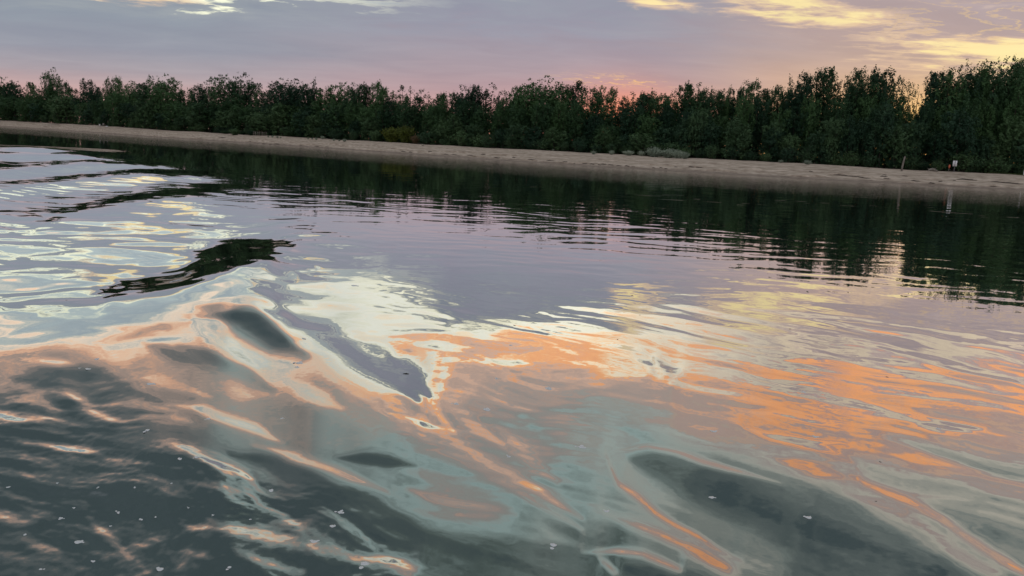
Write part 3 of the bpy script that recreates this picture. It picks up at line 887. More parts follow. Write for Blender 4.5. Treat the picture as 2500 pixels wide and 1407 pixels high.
def make_tree(seed, H=12.0, R=2.6, plumes=7, leaves=5200, low=0.05, style='spire', leaf=0.30, gap=0.0):
    """returns wood mesh, leaf mesh; base at origin, top exactly at H. The crown is a cluster of upright
    plumes of different heights, each carrying many small ragged tufts."""
    rng = np.random.default_rng(seed)
    wood = Wood()
    n = 9
    wob = np.cumsum(rng.normal(0, 0.10, (n, 2)), 0)
    wob -= wob[0]
    tz = np.linspace(0, H * 0.9, n)
    path = np.stack([wob[:, 0], wob[:, 1], tz], 1)
    path[0, 2] = -0.3
    wood.add(path, np.interp(tz, [0, H * .1, H * .95], [0.22, 0.16, 0.02]) * H / 12, 6)

    def trunk_at(z_):
        return np.array([np.interp(z_, tz, path[:, 0]), np.interp(z_, tz, path[:, 1]), z_])
    cs, fs_ = [], []
    for i in range(plumes):
        az_ = i * 2.39996 + rng.normal(0, 0.4)
        if i == 0:
            off, top, bot, rad = 0.0, H, H * 0.30, R * (.48 if style == 'spire' else .60)
        else:
            q = rng.uniform(0, 1)
            off = R * rng.uniform(.35, .72)
            if style == 'spire':
                top = H * (0.98 - 0.55 * (i / plumes) ** 1.25 + rng.normal(0, .04))
                rad = R * rng.uniform(.34, .52)
            elif style == 'round':
                top = H * (1.0 - 0.14 * (off / R) - 0.36 * (i / plumes) ** 1.6 + rng.normal(0, .025))
                rad = R * rng.uniform(.44, .62)
            else:
                top = H * (0.97 - 0.40 * (i / plumes) + rng.normal(0, .05))
                rad = R * rng.uniform(.26, .42)
            bot = max(low * H, top - H * rng.uniform(.34, .55))
            if i > plumes * .6:
                bot = low * H
        top = min(max(top, .25 * H), H * .985 if i else H)
        base = trunk_at(max(bot - .06 * H, 0.02 * H))
        ax0 = trunk_at(bot) + np.array([math.cos(az_), math.sin(az_), 0]) * off * .8
        ax1 = trunk_at(min(top, H * .9)) + np.array([math.cos(az_), math.sin(az_), 0]) * off
        ax0[2], ax1[2] = bot, top
        if i:
            wood.add([base, .5 * (base + ax0) + np.array([0, 0, -.1]), ax0, .5 * (ax0 + ax1), ax1 - np.array([0, 0, .2])], np.linspace(.07, .012, 5) * H / 12, 4)
        # tufts: short upward sprays spread through the plume
        nt_ = max(10, int(leaves / plumes / 12))
        for k_ in range(nt_):
            t_ = rng.uniform(0, 1) ** 0.9
            pr = np.interp(t_, [0, .25, .55, .8, 1], [.62, 1.0, .90, .62, .20] if style == 'spire' else [.65, .95, 1.0, .86, .45])
            a2 = rng.uniform(0, 2 * math.pi)
            rr = rad * pr * math.sqrt(rng.uniform(.12, 1.15)) * (1 + .22 * math.cos(3 * a2 + i) + .15 * math.cos(7 * a2 + 9 * t_))
            if gap and math.sin(a2 * 2 + i) * math.sin(t_ * 9 + i) > 1 - gap * 1.6:
                continue
            b_ = ax0 + (ax1 - ax0) * t_ + np.array([math.cos(a2) * rr, math.sin(a2) * rr, 0])
            o_ = np.array([math.cos(a2), math.sin(a2), 0])
            ln = rng.uniform(.35, .95) * (H / 12) ** .6 * (1.1 if style != 'round' else .6)
            dv = o_ * rng.uniform(.1, .5) + np.array([rng.normal(0, .12), rng.normal(0, .12), 1.0 if t_ > .25 else rng.uniform(-.4, .8)])
            m = int(rng.integers(10, 20))
            u_ = rng.uniform(0, 1, m)[:, None]
            cc = b_ + dv * ln * u_ + rng.normal(0, 1, (m, 3)) * (.22 * (1.1 - .85 * u_)) * (leaf / .3)
            cs.append(cc)
            nn = o_ * (.5 + .6 * rr / (rad + 1e-6)) + np.array([0, 0, .55 + .5 * t_])
            rel = cc - (b_ + dv * ln * .5)
            fs_.append(nn[None, :] * .9 + rel / (np.linalg.norm(rel, axis=1)[:, None] + .05) * .8)
    c_ = np.concatenate(cs)
    c_[:, 2] = np.maximum(c_[:, 2], 0.1)
    lv = leaf_quads(rng, c_, leaf, .35, np.concatenate(fs_))
    lv[:, 2] *= 0.965 * H / np.percentile(lv[:, 2], 98.6 if style == 'round' else 99.4)
    return wood.mesh('trunk'), mesh_np('crown', lv, np.arange(len(lv)).reshape(-1, 4))


def make_bush(seed, H=1.0, R=0.8, stems=26, per=26, leaf=0.09, upright=1.0, woody=0.012):
    rng = np.random.default_rng(seed)
    wood = Wood()
    cs = []
    for i in range(stems):
        az_ = i * 2.39996 + rng.normal(0, .4)
        out_ = R * math.sqrt((i + .5) / stems) * rng.uniform(.75, 1.1)
        top = H * (1 - 0.55 * (out_ / R) ** 2 / upright) * rng.uniform(.7, 1.0)
        p0 = np.array([math.cos(az_) * out_ * .25, math.sin(az_) * out_ * .25, -0.04])
        p2 = np.array([math.cos(az_) * out_, math.sin(az_) * out_, max(top, .12 * H)])
        p1 = np.array([p2[0] * .6, p2[1] * .6, p2[2] * .65])
        wood.add([p0, p1, p2], [woody, woody * .7, woody * .3], 3)
        u_ = rng.uniform(0.12, 1, per)[:, None]
        c_ = (1 - u_) ** 2 * p0 + 2 * u_ * (1 - u_) * p1 + u_ ** 2 * p2 + rng.normal(0, 1, (per, 3)) * 0.085 * R
        c_[:, 2] = np.maximum(c_[:, 2], 0.02)
        cs.append(c_)
    c_ = np.concatenate(cs)
    lv = leaf_quads(rng, c_, leaf, 0.7)
    lv[:, 2] *= H / lv[:, 2].max()
    return wood.mesh('stem'), mesh_np('foliage', lv, np.arange(len(lv)).reshape(-1, 4))


KIND = {}
for i in range(6):
    KIND['spire%d' % i] = make_tree(100 + i, 12, 2.3 + .22 * (i % 3), 8 + i % 3, 8600, 0.03, 'spire', 0.24)
for i in range(4):
    KIND['round%d' % i] = make_tree(200 + i, 12, 3.2 + .25 * (i % 2), 11 + i % 2, 10500, 0.03, 'round', 0.24)
for i in range(3):
    KIND['open%d' % i] = make_tree(300 + i, 12, 2.4, 7, 3000, 0.25, 'open', 0.22, .5)
for i in range(5):
    KIND['front%d' % i] = make_tree(400 + i, 7, 1.9 + .2 * (i % 2), 8 + i % 3, 5600, 0.02, 'round' if i % 2 else 'spire', 0.21)
for i in range(3):
    KIND['shrub%d' % i] = make_bush(500 + i, 3.0, 1.9, 40, 34, 0.26, 1.3, 0.03)
for k_, (wm, lm) in KIND.items():
    wm.materials.append(BARK)
    lm.materials.append(LEAF2 if k_.startswith(('front', 'shrub')) else LEAF)


def put(kind, name, cat, label, group, x, y, z, height, width, rz, parts=('trunk', 'crown')):
    wm, lm = KIND[kind]
    o = bpy.data.objects.new(name, None)
    o.empty_display_size = 0.5
    COL.objects.link(o)
    H0 = 3.0 if kind.startswith('shrub') else (7.0 if kind.startswith('front') else 12.0)
    k2 = height / H0
    o.location = (x, y, z)
    o.scale = (k2 * width, k2 * width, k2)
    o.rotation_euler = (0, 0, rz)
    tag(o, label, cat, group)
    w_ = bpy.data.objects.new(parts[0], wm)
    c_ = bpy.data.objects.new(parts[1], lm)
    for q in (w_, c_):
        COL.objects.link(q)
        q.parent = o
    return o


# skyline read off the photograph: column, top row, kind, width
SKY = [
    (-150, 200, 'r', 1.1), (-105, 206, 'r', 1.0), (-60, 204, 'r', 1.1), (-20, 201, 'r', 1.1),
    (8, 197, 'r', 1.0), (38, 203, 'r', 1.0), (82, 199, 's', .9), (131, 175, 'r', .85), (160, 200, 's', .9), (204, 191, 's', .85), (232, 206, 's', .9),
    (270, 188, 's', .6), (291, 186, 's', .65), (330, 202, 'r', .8), (368, 196, 'r', .9), (408, 190, 'r', 1.0), (442, 218, 's', .8), (475, 212, 's', .7),
    (505, 206, 'r', .8), (545, 187, 'r', 1.0), (600, 191, 'r', .9), (635, 216, 'o', .8), (664, 222, 's', .8), (692, 201, 'r', 1.0), (722, 203, 'r', 1.0), (768, 199, 's', .9),
    (800, 211, 's', .9), (836, 206, 'r', .85), (868, 201, 's', .8), (892, 207, 's', .7), (918, 198, 's', .7), (936, 211, 's', .7), (962, 234, 's', .8), (985, 230, 's', .8),
    (1005, 206, 'o', .95), (1040, 233, 's', .9), (1075, 227, 's', .8), (1102, 224, 's', .8), (1130, 221, 'r', .7), (1160, 207, 's', .8), (1187, 199, 'o', 1.1), (1217, 209, 'o', 1.0), (1243, 224, 's', .8),
    (1264, 212, 's', .8), (1296, 203, 'r', .9), (1334, 200, 'r', .9), (1362, 212, 's', .8), (1394, 193, 's', .78), (1418, 244, 'o', .8), (1441, 211, 's', .7), (1462, 209, 's', .75), (1495, 264, 's', .7),
    (1512, 244, 's', .6), (1540, 224, 's', .75), (1562, 229, 's', .7), (1589, 221, 's', .75), (1612, 231, 's', .7), (1634, 227, 's', .7), (1667, 202, 's', .7), (1691, 199, 's', .65), (1712, 220, 's', .6),
    (1731, 216, 's', .6), (1750, 216, 's', .6), (1770, 220, 's', .6), (1790, 212, 's', .65), (1817, 195, 's', .75), (1845, 213, 's', .6), (1872, 216, 's', .6),
    (1890, 207, 's', .6), (1912, 195, 's', .65), (1943, 175, 's', .7), (1972, 166, 's', .75), (2005, 160, 's', .75), (2032, 194, 'o', .7), (2052, 194, 's', .6),
    (2072, 166, 's', .7), (2093, 178, 's', .6), (2121, 163, 's', .85), (2150, 171, 's', .7), (2186, 182, 'o', .75), (2222, 202, 'o', .7), (2262, 169, 's', .85), (2288, 181, 's', .7),
    (2311, 159, 's', .8), (2336, 163, 's', .75), (2362, 156, 's', .8), (2392, 158, 'r', .8), (2422, 163, 'r', .8), (2453, 144, 's', .85), (2481, 148, 'r', .8),
    (2512, 147, 's', .85), (2550, 140, 's', .9), (2590, 150, 'r', 1.0), (2640, 142, 's', 1.0), (2690, 146, 'r', 1.0),
]
rnd = random.Random(7)
LAND = [(-400, 130, 'at the far left end of the beach'), (130, 345, 'behind the camp gear at left'), (345, 530, 'left of the low green plants on the sand'),
        (530, 690, 'behind the low green plants on the sand'), (690, 880, 'left of the yellow bush'), (880, 1060, 'behind the yellow bush'),
        (1060, 1260, 'right of the yellow bush'), (1260, 1495, 'left of the orange skyline notch'), (1495, 1690, 'above the grey-green sand bushes'),
        (1690, 1880, 'right of the grey-green sand bushes'), (1880, 2120, 'left of the leaning post'), (2120, 2280, 'behind the leaning post'), (2280, 2420, 'behind the white sign'), (2420, 9999, 'behind the green turf at the right edge')]
ORD = ['first', 'second', 'third', 'fourth', 'fifth', 'sixth', 'seventh', 'eighth', 'ninth', 'tenth', 'eleventh', 'twelfth', 'thirteenth', 'fourteenth', 'fifteenth', 'sixteenth']
plan = []          # (row, px, kind, name, cat, x, y, z, h, w)
cnt = {'s': 0, 'r': 0, 'o': 0}
for px, top, kd, w in SKY:
    k_ = {'s': 'spire%d', 'r': 'round%d', 'o': 'open%d'}[kd] % (cnt[kd] % {'s': 6, 'r': 4, 'o': 3}[kd])
    cnt[kd] += 1
    s = rnd.uniform(24, 31) if kd != 'o' else rnd.uniform(29, 34)
    x, y, z, h = at_bank(px, 330 + (px - 1250) * .05, s, top)
    # crowns of the far, left-hand trees must not shrink to needles
    plan.append(('tall skyline poplar', px, k_, 'poplar_tree', 'tree', x, y, z, h, w * float(np.interp(px, [0, 700, 1300], [1.15, 1.15, 1.15])) * 12.5 / max(h, 9.0)))


def crown_w(q, x, y, h, h0, d0):
    """width factor for a crown about as wide as those seen there: broad at the left, narrow poplars at the right"""
    want = float(np.interp(q, [0, 700, 1300, 2500], [105, 88, 66, 72])) * math.hypot(x, y) / FOC
    return min(max(want / (d0 * h / h0), .7), 2.1)


for px in range(-140, 2680, 44):
    q = px + rnd.uniform(-12, 12)
    sky_top = np.interp(q, [p[0] for p in SKY], [p[1] for p in SKY])
    hz = 358 + (q - 1250) * .0507
    fac = rnd.uniform(.50, .72) if q < 900 else rnd.uniform(.58, .84) if not 1405 < q < 1520 else rnd.uniform(.5, .62)
    x, y, z, h = at_bank(q, hz, rnd.uniform(21.5, 24), hz - (hz - sky_top) * fac)
    plan.append(('mid-height poplar', q, rnd.choice((['spire%d' % i for i in range(6)] if q > 1300 else ['spire1', 'spire4']) + ['round%d' % i for i in range(4)]), 'poplar_tree', 'tree', x, y, z, h, crown_w(q, x, y, h, 12.0, 6.6) * rnd.uniform(.85, 1.2)))
for px in range(-140, 2680, 40):
    q = px + rnd.uniform(-14, 14)
    if 925 < q < 1030:
        continue
    sky_top = np.interp(q, [p[0] for p in SKY], [p[1] for p in SKY])
    hz = 358 + (q - 1250) * .0507
    fac = rnd.choice([rnd.uniform(.25, .45), rnd.uniform(.4, .7)])
    x, y, z, h = at_bank(q, hz, rnd.uniform(19.0, 20.8), hz - (hz - sky_top) * fac)
    plan.append(('short front-row willow', q, 'front%d' % (rnd.choice([1, 3, 3, 0]) if q < 1400 else rnd.randrange(5)), 'willow_tree', 'tree', x, y, z, h, crown_w(q, x, y, h, 7.0, 4.2) * rnd.uniform(.7, 1.1)))
for px in range(-140, 2680, 42):
    q = px + rnd.uniform(-15, 15)
    if 925 < q < 1030:
        continue
    x, y, z, h = at_bank(q, 358 + (q - 1250) * .0507, rnd.uniform(17.9, 18.7), 340)
    h = rnd.uniform(1.2, 2.6)
    plan.append(('low dark shrub', q, 'shrub%d' % rnd.randrange(3), 'willow_shrub', 'shrub', x, y, z, h, rnd.uniform(.9, 1.4)))
NOTE = {131: 'tallest rounded poplar at the far left, standing above its neighbours', 270: 'left one of twin narrow poplars on the left skyline', 291: 'right one of twin narrow poplars on the left skyline',
        408: 'broad round-topped tree at left, highest of its dark dome', 545: 'wide domed tree right of the twin narrow poplars', 600: 'rounded tree just left of the small orange gap at left',
        1005: 'thin-leaved tree rising alone above the low skyline behind the yellow bush', 1187: 'open branching treetop standing over the middle skyline', 1217: 'smaller open treetop just right of the branching one',
        1394: 'tall see-through poplar left of the orange notch in the skyline', 1462: 'twin-topped poplar at the left side of the orange notch', 1512: 'small pointed tree inside the orange notch of the skyline',
        1817: 'tall tapering poplar left of the yellow gap at right', 2005: 'tallest pointed poplar just left of the leaning post', 2032: 'thin sparse tree in the bright gap left of the twin crowns',
        2121: 'bushy high poplar directly above the leaning post', 2186: 'sparse lacy tree lit from behind right of the leaning post', 2222: 'sparse lacy tree beside the big dark wood at right', 2453: 'highest crown at the far right of the skyline'}
secs = {}
for p in plan:
    if p[0] == 'tall skyline poplar' and p[1] in NOTE:
        continue
    for a_, b_, nm in LAND:
        if a_ <= p[1] < b_:
            secs.setdefault((p[0], nm), []).append(p)
lab = {}
for (row, nm), lst in secs.items():
    lst.sort(key=lambda q: q[1])
    for i, p in enumerate(lst):
        lab[id(p)] = ('only %s %s' % (row, nm)) if len(lst) == 1 else '%s from left, %s %s' % (ORD[i], row, nm)
GRP = {'tall skyline poplar': 'tall poplars along the skyline', 'mid-height poplar': 'poplars in the middle of the wood', 'short front-row willow': 'short willows along the edge of the wood', 'low dark shrub': 'dark shrubs at the top of the beach'}
for p in plan:
    row, px, k_, name, cat, x, y, z, h, w = p
    label = NOTE.get(px) if row == 'tall skyline poplar' and px in NOTE else lab[id(p)]
    put(k_, name, cat, label, GRP[row], x, y, z, h, w, rnd.uniform(0, 6.28), ('stem', 'foliage') if cat == 'shrub' else ('trunk', 'crown'))


# the wood goes on behind: one mass in which no tree can be told apart
rng = np.random.default_rng(77)
cs = []
pxs = [p[0] for p in SKY]
tops = [p[1] for p in SKY]
for bear_d in np.arange(-36.5, 36.5, 0.16):
    q = 1250 + 2000 * math.tan(math.radians(bear_d))
    hz = 358 + (q - 1250) * .0507
    frac = 0.60 + 0.10 * math.sin(q * .031) + 0.06 * math.sin(q * .083)
    if 1395 < q < 1530:
        frac *= 0.75
    s_ = rng.uniform(36, 44)
    x, y, z, h = at_bank(q, hz, s_, hz - (hz - float(np.interp(q, pxs, tops))) * frac)
    h *= rng.uniform(.85, 1.0)
    m = int(110 * max(1.0, math.hypot(x, y) / 120))
    u_ = rng.uniform(0, 1, m)
    wd = math.hypot(x, y) * 0.009
    cs.append(np.stack([x + rng.normal(0, wd, m), y + rng.normal(0, 1.6, m), z + h * u_], 1))
lv = leaf_quads(rng, np.concatenate(cs), 0.62)
mass = link('wood_behind', mesh_np('wood_behind', lv, np.arange(len(lv)).reshape(-1, 4)), LEAF)
mass['kind'] = 'stuff'
mass['label'] = 'dense dark wood closing the gaps behind the poplars'


# ------------------------------------------------------------------ things on the beach
def project(x, y, z):
    d = np.array([x, y, z - EYE])
    k = FOC / float(d @ _f)
    return 1250 + k * float(d @ _r), 703.5 - k * float(d @ _u)


def beach_at(px, py):
    """point of the beach seen at a photograph pixel"""
    d = sight(px, py)
    s_ = np.arange(0.1, 18.0, 0.1)
    th = np.full_like(s_, math.atan2(d[0], d[1]))
    rr = shore(th) + s_
    x, y = rr * np.sin(th), rr * np.cos(th)
    z = bank_z(s_, th, x, y)
    k = FOC / (y * _f[1] + (z - EYE) * _f[2] + x * _f[0])
    pv = 703.5 - k * (x * _u[0] + y * _u[1] + (z - EYE) * _u[2])
    i_ = int(np.argmin(np.abs(pv - py)))
    return float(x[i_]), float(y[i_]), float(z[i_])


def px_size(p, n):
    return n * math.hypot(p[0], p[1]) / FOC


BUSH = {}
for i in range(3):
    BUSH['sage%d' % i] = make_bush(600 + i, 1.0, 0.8, 46, 46, 0.085, 1.5)
    for m_, mt in zip(BUSH['sage%d' % i], (WEATHERED, SAGE)):
        m_.materials.append(mt)
for nm, mt, sd in (('yellow', YELL, 620), ('yellow2', YELL, 621), ('rust', RUST, 622), ('green', LEAF2, 623), ('green2', LEAF2, 624)):
    BUSH[nm] = make_bush(sd, 1.0, 0.7, 50, 44, 0.10, 2.4)
    BUSH[nm][0].materials.append(BARK)
    BUSH[nm][1].materials.append(mt)


def bush(kind, px, base, top, wide, name, label, group=None, cat='bush'):
    p = beach_at(px, base)
    h, w = px_size(p, base - top), px_size(p, wide)
    o = bpy.data.objects.new(name, None)
    COL.objects.link(o)
    o.location = p
    R0 = 0.8 if kind.startswith('sage') else 0.7
    o.scale = (w / (2 * R0), w / (2 * R0), h)
    o.rotation_euler = (0, 0, px * 0.37)
    tag(o, label, cat, group)
    for nm, m_ in zip(('stem', 'foliage'), BUSH[kind]):
        c_ = bpy.data.objects.new(nm, m_)
        COL.objects.link(c_)
        c_.parent = o
    return o


G1 = 'grey-green bushes at the top of the beach'
bush('sage0', 1449, 377, 368, 16, 'sage_bush', 'smallest grey-green bush, leftmost of the row on the sand', G1)
bush('sage1', 1493, 378, 367, 16, 'sage_bush', 'second grey-green bush from left in the row on the sand', G1)
bush('sage2', 1534, 380, 366, 31, 'sage_bush', 'low wide grey-green bush, third of the row on the sand', G1)
bush('sage0', 1565, 381, 367, 20, 'sage_bush', 'narrow grey-green bush just left of the big clump', G1)
bush('sage1', 1598, 384, 359, 48, 'sage_bush', 'tallest grey-green bush, left end of the big clump', G1)
bush('sage2', 1632, 386, 361, 52, 'sage_bush', 'broad grey-green bush in the middle of the big clump', G1)
bush('sage0', 1656, 387, 366, 38, 'sage_bush', 'lower grey-green bush near the right of the big clump', G1)
bush('sage1', 1672, 388, 371, 24, 'sage_bush', 'last small grey-green bush at the clump\'s right end', G1)
bush('sage2', 1906, 398, 390, 13, 'sage_bush', 'small pale tuft under the pointed poplars left of the leaning post', G1)
bush('sage0', 1971, 402, 391, 22, 'sage_bush', 'pale spiky tuft on the beach crest left of the leaning post', G1)
G2 = 'yellowing bushes at the edge of the wood'
bush('yellow', 956, 347, 309, 58, 'yellow_bush', 'bright yellow-green bush at the edge of the dark wood', G2)
bush('yellow2', 991, 348, 301, 50, 'yellow_bush', 'taller olive-yellow bush right beside the bright yellow one', G2)
bush('rust', 1014, 349, 327, 26, 'dry_bush', 'small rusty brown bush right of the yellow bushes')
bush('green2', 915, 345, 318, 30, 'green_bush', 'dull green bush just left of the bright yellow bush', None)
G3 = 'low green plants on the left of the beach'
bush('green', 550, 327, 319, 24, 'green_plant', 'leftmost of four low green plants on the sand', G3, 'plant')
bush('green2', 573, 330, 315, 28, 'green_plant', 'highest of four low green plants on the sand', G3, 'plant')
bush('green', 592, 329, 320, 20, 'green_plant', 'third of four low green plants on the sand', G3, 'plant')
bush('green2', 615, 331, 319, 24, 'green_plant', 'green plant touching the low timber fence', G3, 'plant')
G4 = 'small weeds dotted over the sand'
for i, (px, py, w) in enumerate([(655, 335.5, 5), (665, 336, 7), (677, 337, 8), (685, 337.5, 5), (752, 340, 5), (762, 340, 6), (772, 341.5, 9), (788, 339.5, 13), (815, 344, 9), (828, 345, 7), (841, 346, 12), (1350, 367, 8)]):
    lb = {788: 'largest weed tuft on the sand left of the yellow bush', 1350: 'lone weed on the beach crest right of the yellow bush'}.get(px, '%s from left of the tiny weeds dotted on the left beach' % ORD[i if px < 788 else i - 1])
    bush('sage%d' % (i % 3), px, py, py - w * .45 - 1.5, w, 'sand_weed', lb, G4, 'weed')

# turf patch at the right edge
tv = []
tb = np.radians(np.linspace(29.6, 40, 40))
tsn = np.linspace(13.6, 17.4, 6)
SS, BT = np.meshgrid(tsn, tb, indexing='ij')
SS = SS + (1 - sstep(29.6, 32.5, np.degrees(BT))) * (17.4 - SS) * .95
rad = shore(BT) + SS
tx, ty = rad * np.sin(BT), rad * np.cos(BT)
tzz = bank_z(SS, BT, tx, ty) + 0.05
turf_o = link('turf', mesh_np('turf', np.stack([tx.ravel(), ty.ravel(), tzz.ravel()], -1), grid_faces(*SS.shape), True), turf)
turf_o['kind'] = 'structure'
turf_o['label'] = 'strip of short green turf at the right end of the beach'
rng = np.random.default_rng(5)
bl = []
for i in range(2600):
    k_ = rng.integers(0, tx.size)
    bx_, by_, bz_ = tx.ravel()[k_] + rng.normal(0, .3), ty.ravel()[k_] + rng.normal(0, .3), tzz.ravel()[k_] - .02
    a_ = rng.uniform(0, 6.28)
    hh = rng.uniform(.05, .16)
    bl += [(bx_ - .02 * math.cos(a_), by_ - .02 * math.sin(a_), bz_), (bx_ + .02 * math.cos(a_), by_ + .02 * math.sin(a_), bz_), (bx_ + rng.normal(0, .04), by_ + rng.normal(0, .04), bz_ + hh)]
gr = link('grass', mesh_np('grass', np.array(bl), np.arange(len(bl)).reshape(-1, 3)), turf)
gr['kind'] = 'stuff'
gr['label'] = 'short grass blades on the turf strip at right'


def root(name, p, label, cat, group=None, rz=0.0):
    o = bpy.data.objects.new(name, None)
    COL.objects.link(o)
    o.location = p
    o.rotation_euler = (0, 0, rz)
    return tag(o, label, cat, group)


# white sign seen from behind, on a steel pole
p = beach_at(2328.5, 421)
face = math.atan2(-p[0], p[1]) * -1
sg = root('beach_sign', p, 'white rectangular sign on a thin pole at the top of the beach', 'sign', None, -math.atan2(p[0], p[1]) + 0.15)
hgt = px_size(p, 25.5)
w_ = Wood()
w_.add([(0, -.03, -.3), (0, -.03, hgt * .5), (0, -.03, hgt)], [.028, .028, .026], 6)
link('pole', w_.mesh('pole'), STEEL, sg)
w_ = Wood()
w_.box((0, 0.012, hgt - px_size(p, 6.9)), (px_size(p, 8.0), .012, px_size(p, 11.8)))
pn = link('panel', w_.mesh('panel', False), SIGN, sg)
pn['label'] = 'blank white back of the sign'
w_ = Wood()
for q in (.25, -.25):
    w_.box((0, -.03, hgt - px_size(p, 6.9) + q * px_size(p, 11)), (.09, .065, .03))
link('bracket', w_.mesh('bracket', False), STEEL, sg)
# orange marker
p = beach_at(2315, 420.5)
mk = root('marker_post', p, 'short post with an orange blade left of the white sign', 'marker', None, -math.atan2(p[0], p[1]))
hgt = px_size(p, 16)
w_ = Wood()
w_.add([(0, 0, -.2), (.02, 0, hgt * .5), (.05, 0, hgt * .98)], [.025, .023, .02], 6)
link('post', w_.mesh('post'), WEATHERED, mk)
w_ = Wood()
zz_ = np.linspace(hgt * .50, hgt, 7)
w_.add([(0.02 + .03 * (q / hgt), -.02, q) for q in zz_], [.03, .075, .10, .105, .10, .08, .03], 8)
link('blade', w_.mesh('blade'), ORANGE, mk)
# leaning post
p = beach_at(2201, 418)
lp = root('leaning_post', p, 'grey weathered wooden post leaning right on the beach', 'post', None, -math.atan2(p[0], p[1]))
hgt = px_size(p, 32)
w_ = Wood()
w_.add([(-.02, 0, -.3), (.03, 0, hgt * .3), (.10, 0, hgt * .7), (.16, 0, hgt * .97), (.165, 0, hgt)], [.10, .098, .092, .085, .05], 8)
link('shaft', w_.mesh('shaft'), WEATHERED, lp)
w_ = Wood()
w_.add([(.02, -.02, hgt * .08), (.035, -.02, hgt * .11)], [.112, .112], 8)
link('collar', w_.mesh('collar'), DARK_WOOD, lp)
# white post at the right border
p = beach_at(2500, 423)
wp = root('white_post', p, 'short white post on the turf at the right border', 'post', None, 0)
hgt = px_size(p, 11)
w_ = Wood()
w_.add([(0, 0, -.2), (0, 0, hgt * .92), (0, 0, hgt)], [.07, .065, .03], 8)
link('shaft', w_.mesh('shaft'), SIGN, wp)
w_ = Wood()
w_.add([(0, 0, hgt * .72), (0, 0, hgt * .80)], [.074, .074], 8)
link('band', w_.mesh('band'), DARKBOX, wp)
# low timber fence beside the green plants
p = beach_at(636, 331)
ft = root('timber_fence', p, 'low grey timber fence beside the green plants on the left beach', 'fence', None, -math.atan2(p[0], p[1]) - .25)
L_ = px_size(p, 34)
for q in (.62, .22):
    w_ = Wood()
    w_.add([(-L_ / 2, 0, q), (0, .02, q + .03), (L_ / 2, 0, q - .03)], [.04, .045, .04], 6)
    link('rail', w_.mesh('rail'), DARK_WOOD, ft)
for i in range(11):
    w_ = Wood()
    xx = -L_ / 2 + L_ * (i + .3 + .3 * math.sin(i * 2.3)) / 11
    w_.box((xx, -.055, .33 + .03 * math.sin(i * 3.1)), (.09, .03, .75), 0, Matrix.Rotation(.06 * math.sin(i * 5.0), 3, 'Y'))
    link('picket', w_.mesh('picket', False), WEATHERED, ft)
# camp gear far left
p = beach_at(243.5, 309)
cb = root('cool_box', p, 'small white cool box standing on the far left beach', 'cool box', None, .3)
k_ = px_size(p, 1)
w_ = Wood(); w_.box((0, 0, k_ * 2.1), (k_ * 3.0, k_ * 2.2, k_ * 4.2)); link('body', w_.mesh('body', False), CLOTH, cb)
w_ = Wood(); w_.box((0, 0, k_ * 4.55), (k_ * 3.2, k_ * 2.4, k_ * .7)); link('lid', w_.mesh('lid', False), SIGN, cb)
p = beach_at(250.5, 309)
ch = root('camp_chair', p, 'brownish folding camp chair beside the white cool box', 'chair', None, -.4)
k_ = px_size(p, 1)
for a_, b2 in ((-1, -1), (1, -1), (-1, 1), (1, 1)):
    w_ = Wood(); w_.add([(a_ * k_ * 2.6, b2 * k_ * 2, 0), (-a_ * k_ * 2.4, b2 * k_ * 1.8, k_ * 2.8)], [.018, .018], 5); link('leg', w_.mesh('leg'), STEEL, ch)
w_ = Wood(); w_.box((0, 0, k_ * 2.6), (k_ * 5.2, k_ * 4.2, k_ * .35)); link('seat', w_.mesh('seat', False), WEATHERED, ch)
w_ = Wood(); w_.box((0, k_ * 2.2, k_ * 4.6), (k_ * 5.4, k_ * .35, k_ * 4.2), 0, Matrix.Rotation(-.22, 3, 'X')); link('backrest', w_.mesh('backrest', False), WEATHERED, ch)
p = beach_at(261, 310)
wb = root('white_bag', p, 'flat white bag lying right of the camp chair', 'bag', None, .1)
w_ = Wood(); w_.add([(-k_ * 3, 0, k_ * .7), (-k_ * 1.6, 0, k_ * .95), (k_ * 1.4, 0, k_ * .95), (k_ * 3, 0, k_ * .7)], [k_ * .2, k_ * .95, k_ * .95, k_ * .2], 8); link('sack', w_.mesh('sack'), SIGN, wb)
w_ = Wood(); w_.add([(-k_ * .9, 0, k_ * 1.75), (0, 0, k_ * 2.5), (k_ * .9, 0, k_ * 1.75)], [.02, .02, .02], 5); link('handle', w_.mesh('handle'), DARKBOX, wb)

# dark sticks added for the shadow lines under erosion ledges, each bent and forked
LEDGE_LINES = [(1405, 399, 9), (1428, 401, 14), (1446, 402, 12), (1463, 404, 8), (1474, 402.5, 14), (1492, 404, 16), (1512, 406, 16), (1532, 407, 14), (1546, 408, 10), (1596, 411, 8), (1614, 411, 9), (1626, 413, 8), (1650, 409, 9), (1688, 409, 14), (1708, 410, 18), (1980, 420, 10),
      (2052, 429, 30), (2085, 432, 40), (2110, 436, 26), (2158, 432, 16), (2164, 437, 18), (2209, 431, 13), (2160, 428, 10), (2275, 449, 14), (2296, 444, 8), (2235, 444, 20), (2360, 440, 40), (2440, 446, 34), (2470, 449, 40), (2425, 456, 14), (2330, 441, 6),
      (645, 352, 10), (660, 353, 8), (680, 353, 22), (735, 355.5, 8), (775, 358, 14), (800, 359.5, 12), (545, 337, 18), (612, 346, 5), (985, 371, 12), (1003, 373, 10), (1032, 357, 6), (1050, 371, 10), (1090, 378, 14), (1110, 379, 16), (1150, 381, 18), (1180, 378, 12), (1215, 387, 20), (1300, 391, 24), (1345, 394, 22), (1255, 386, 10), (1380, 397, 14)]
LEDGE_LINES.sort()
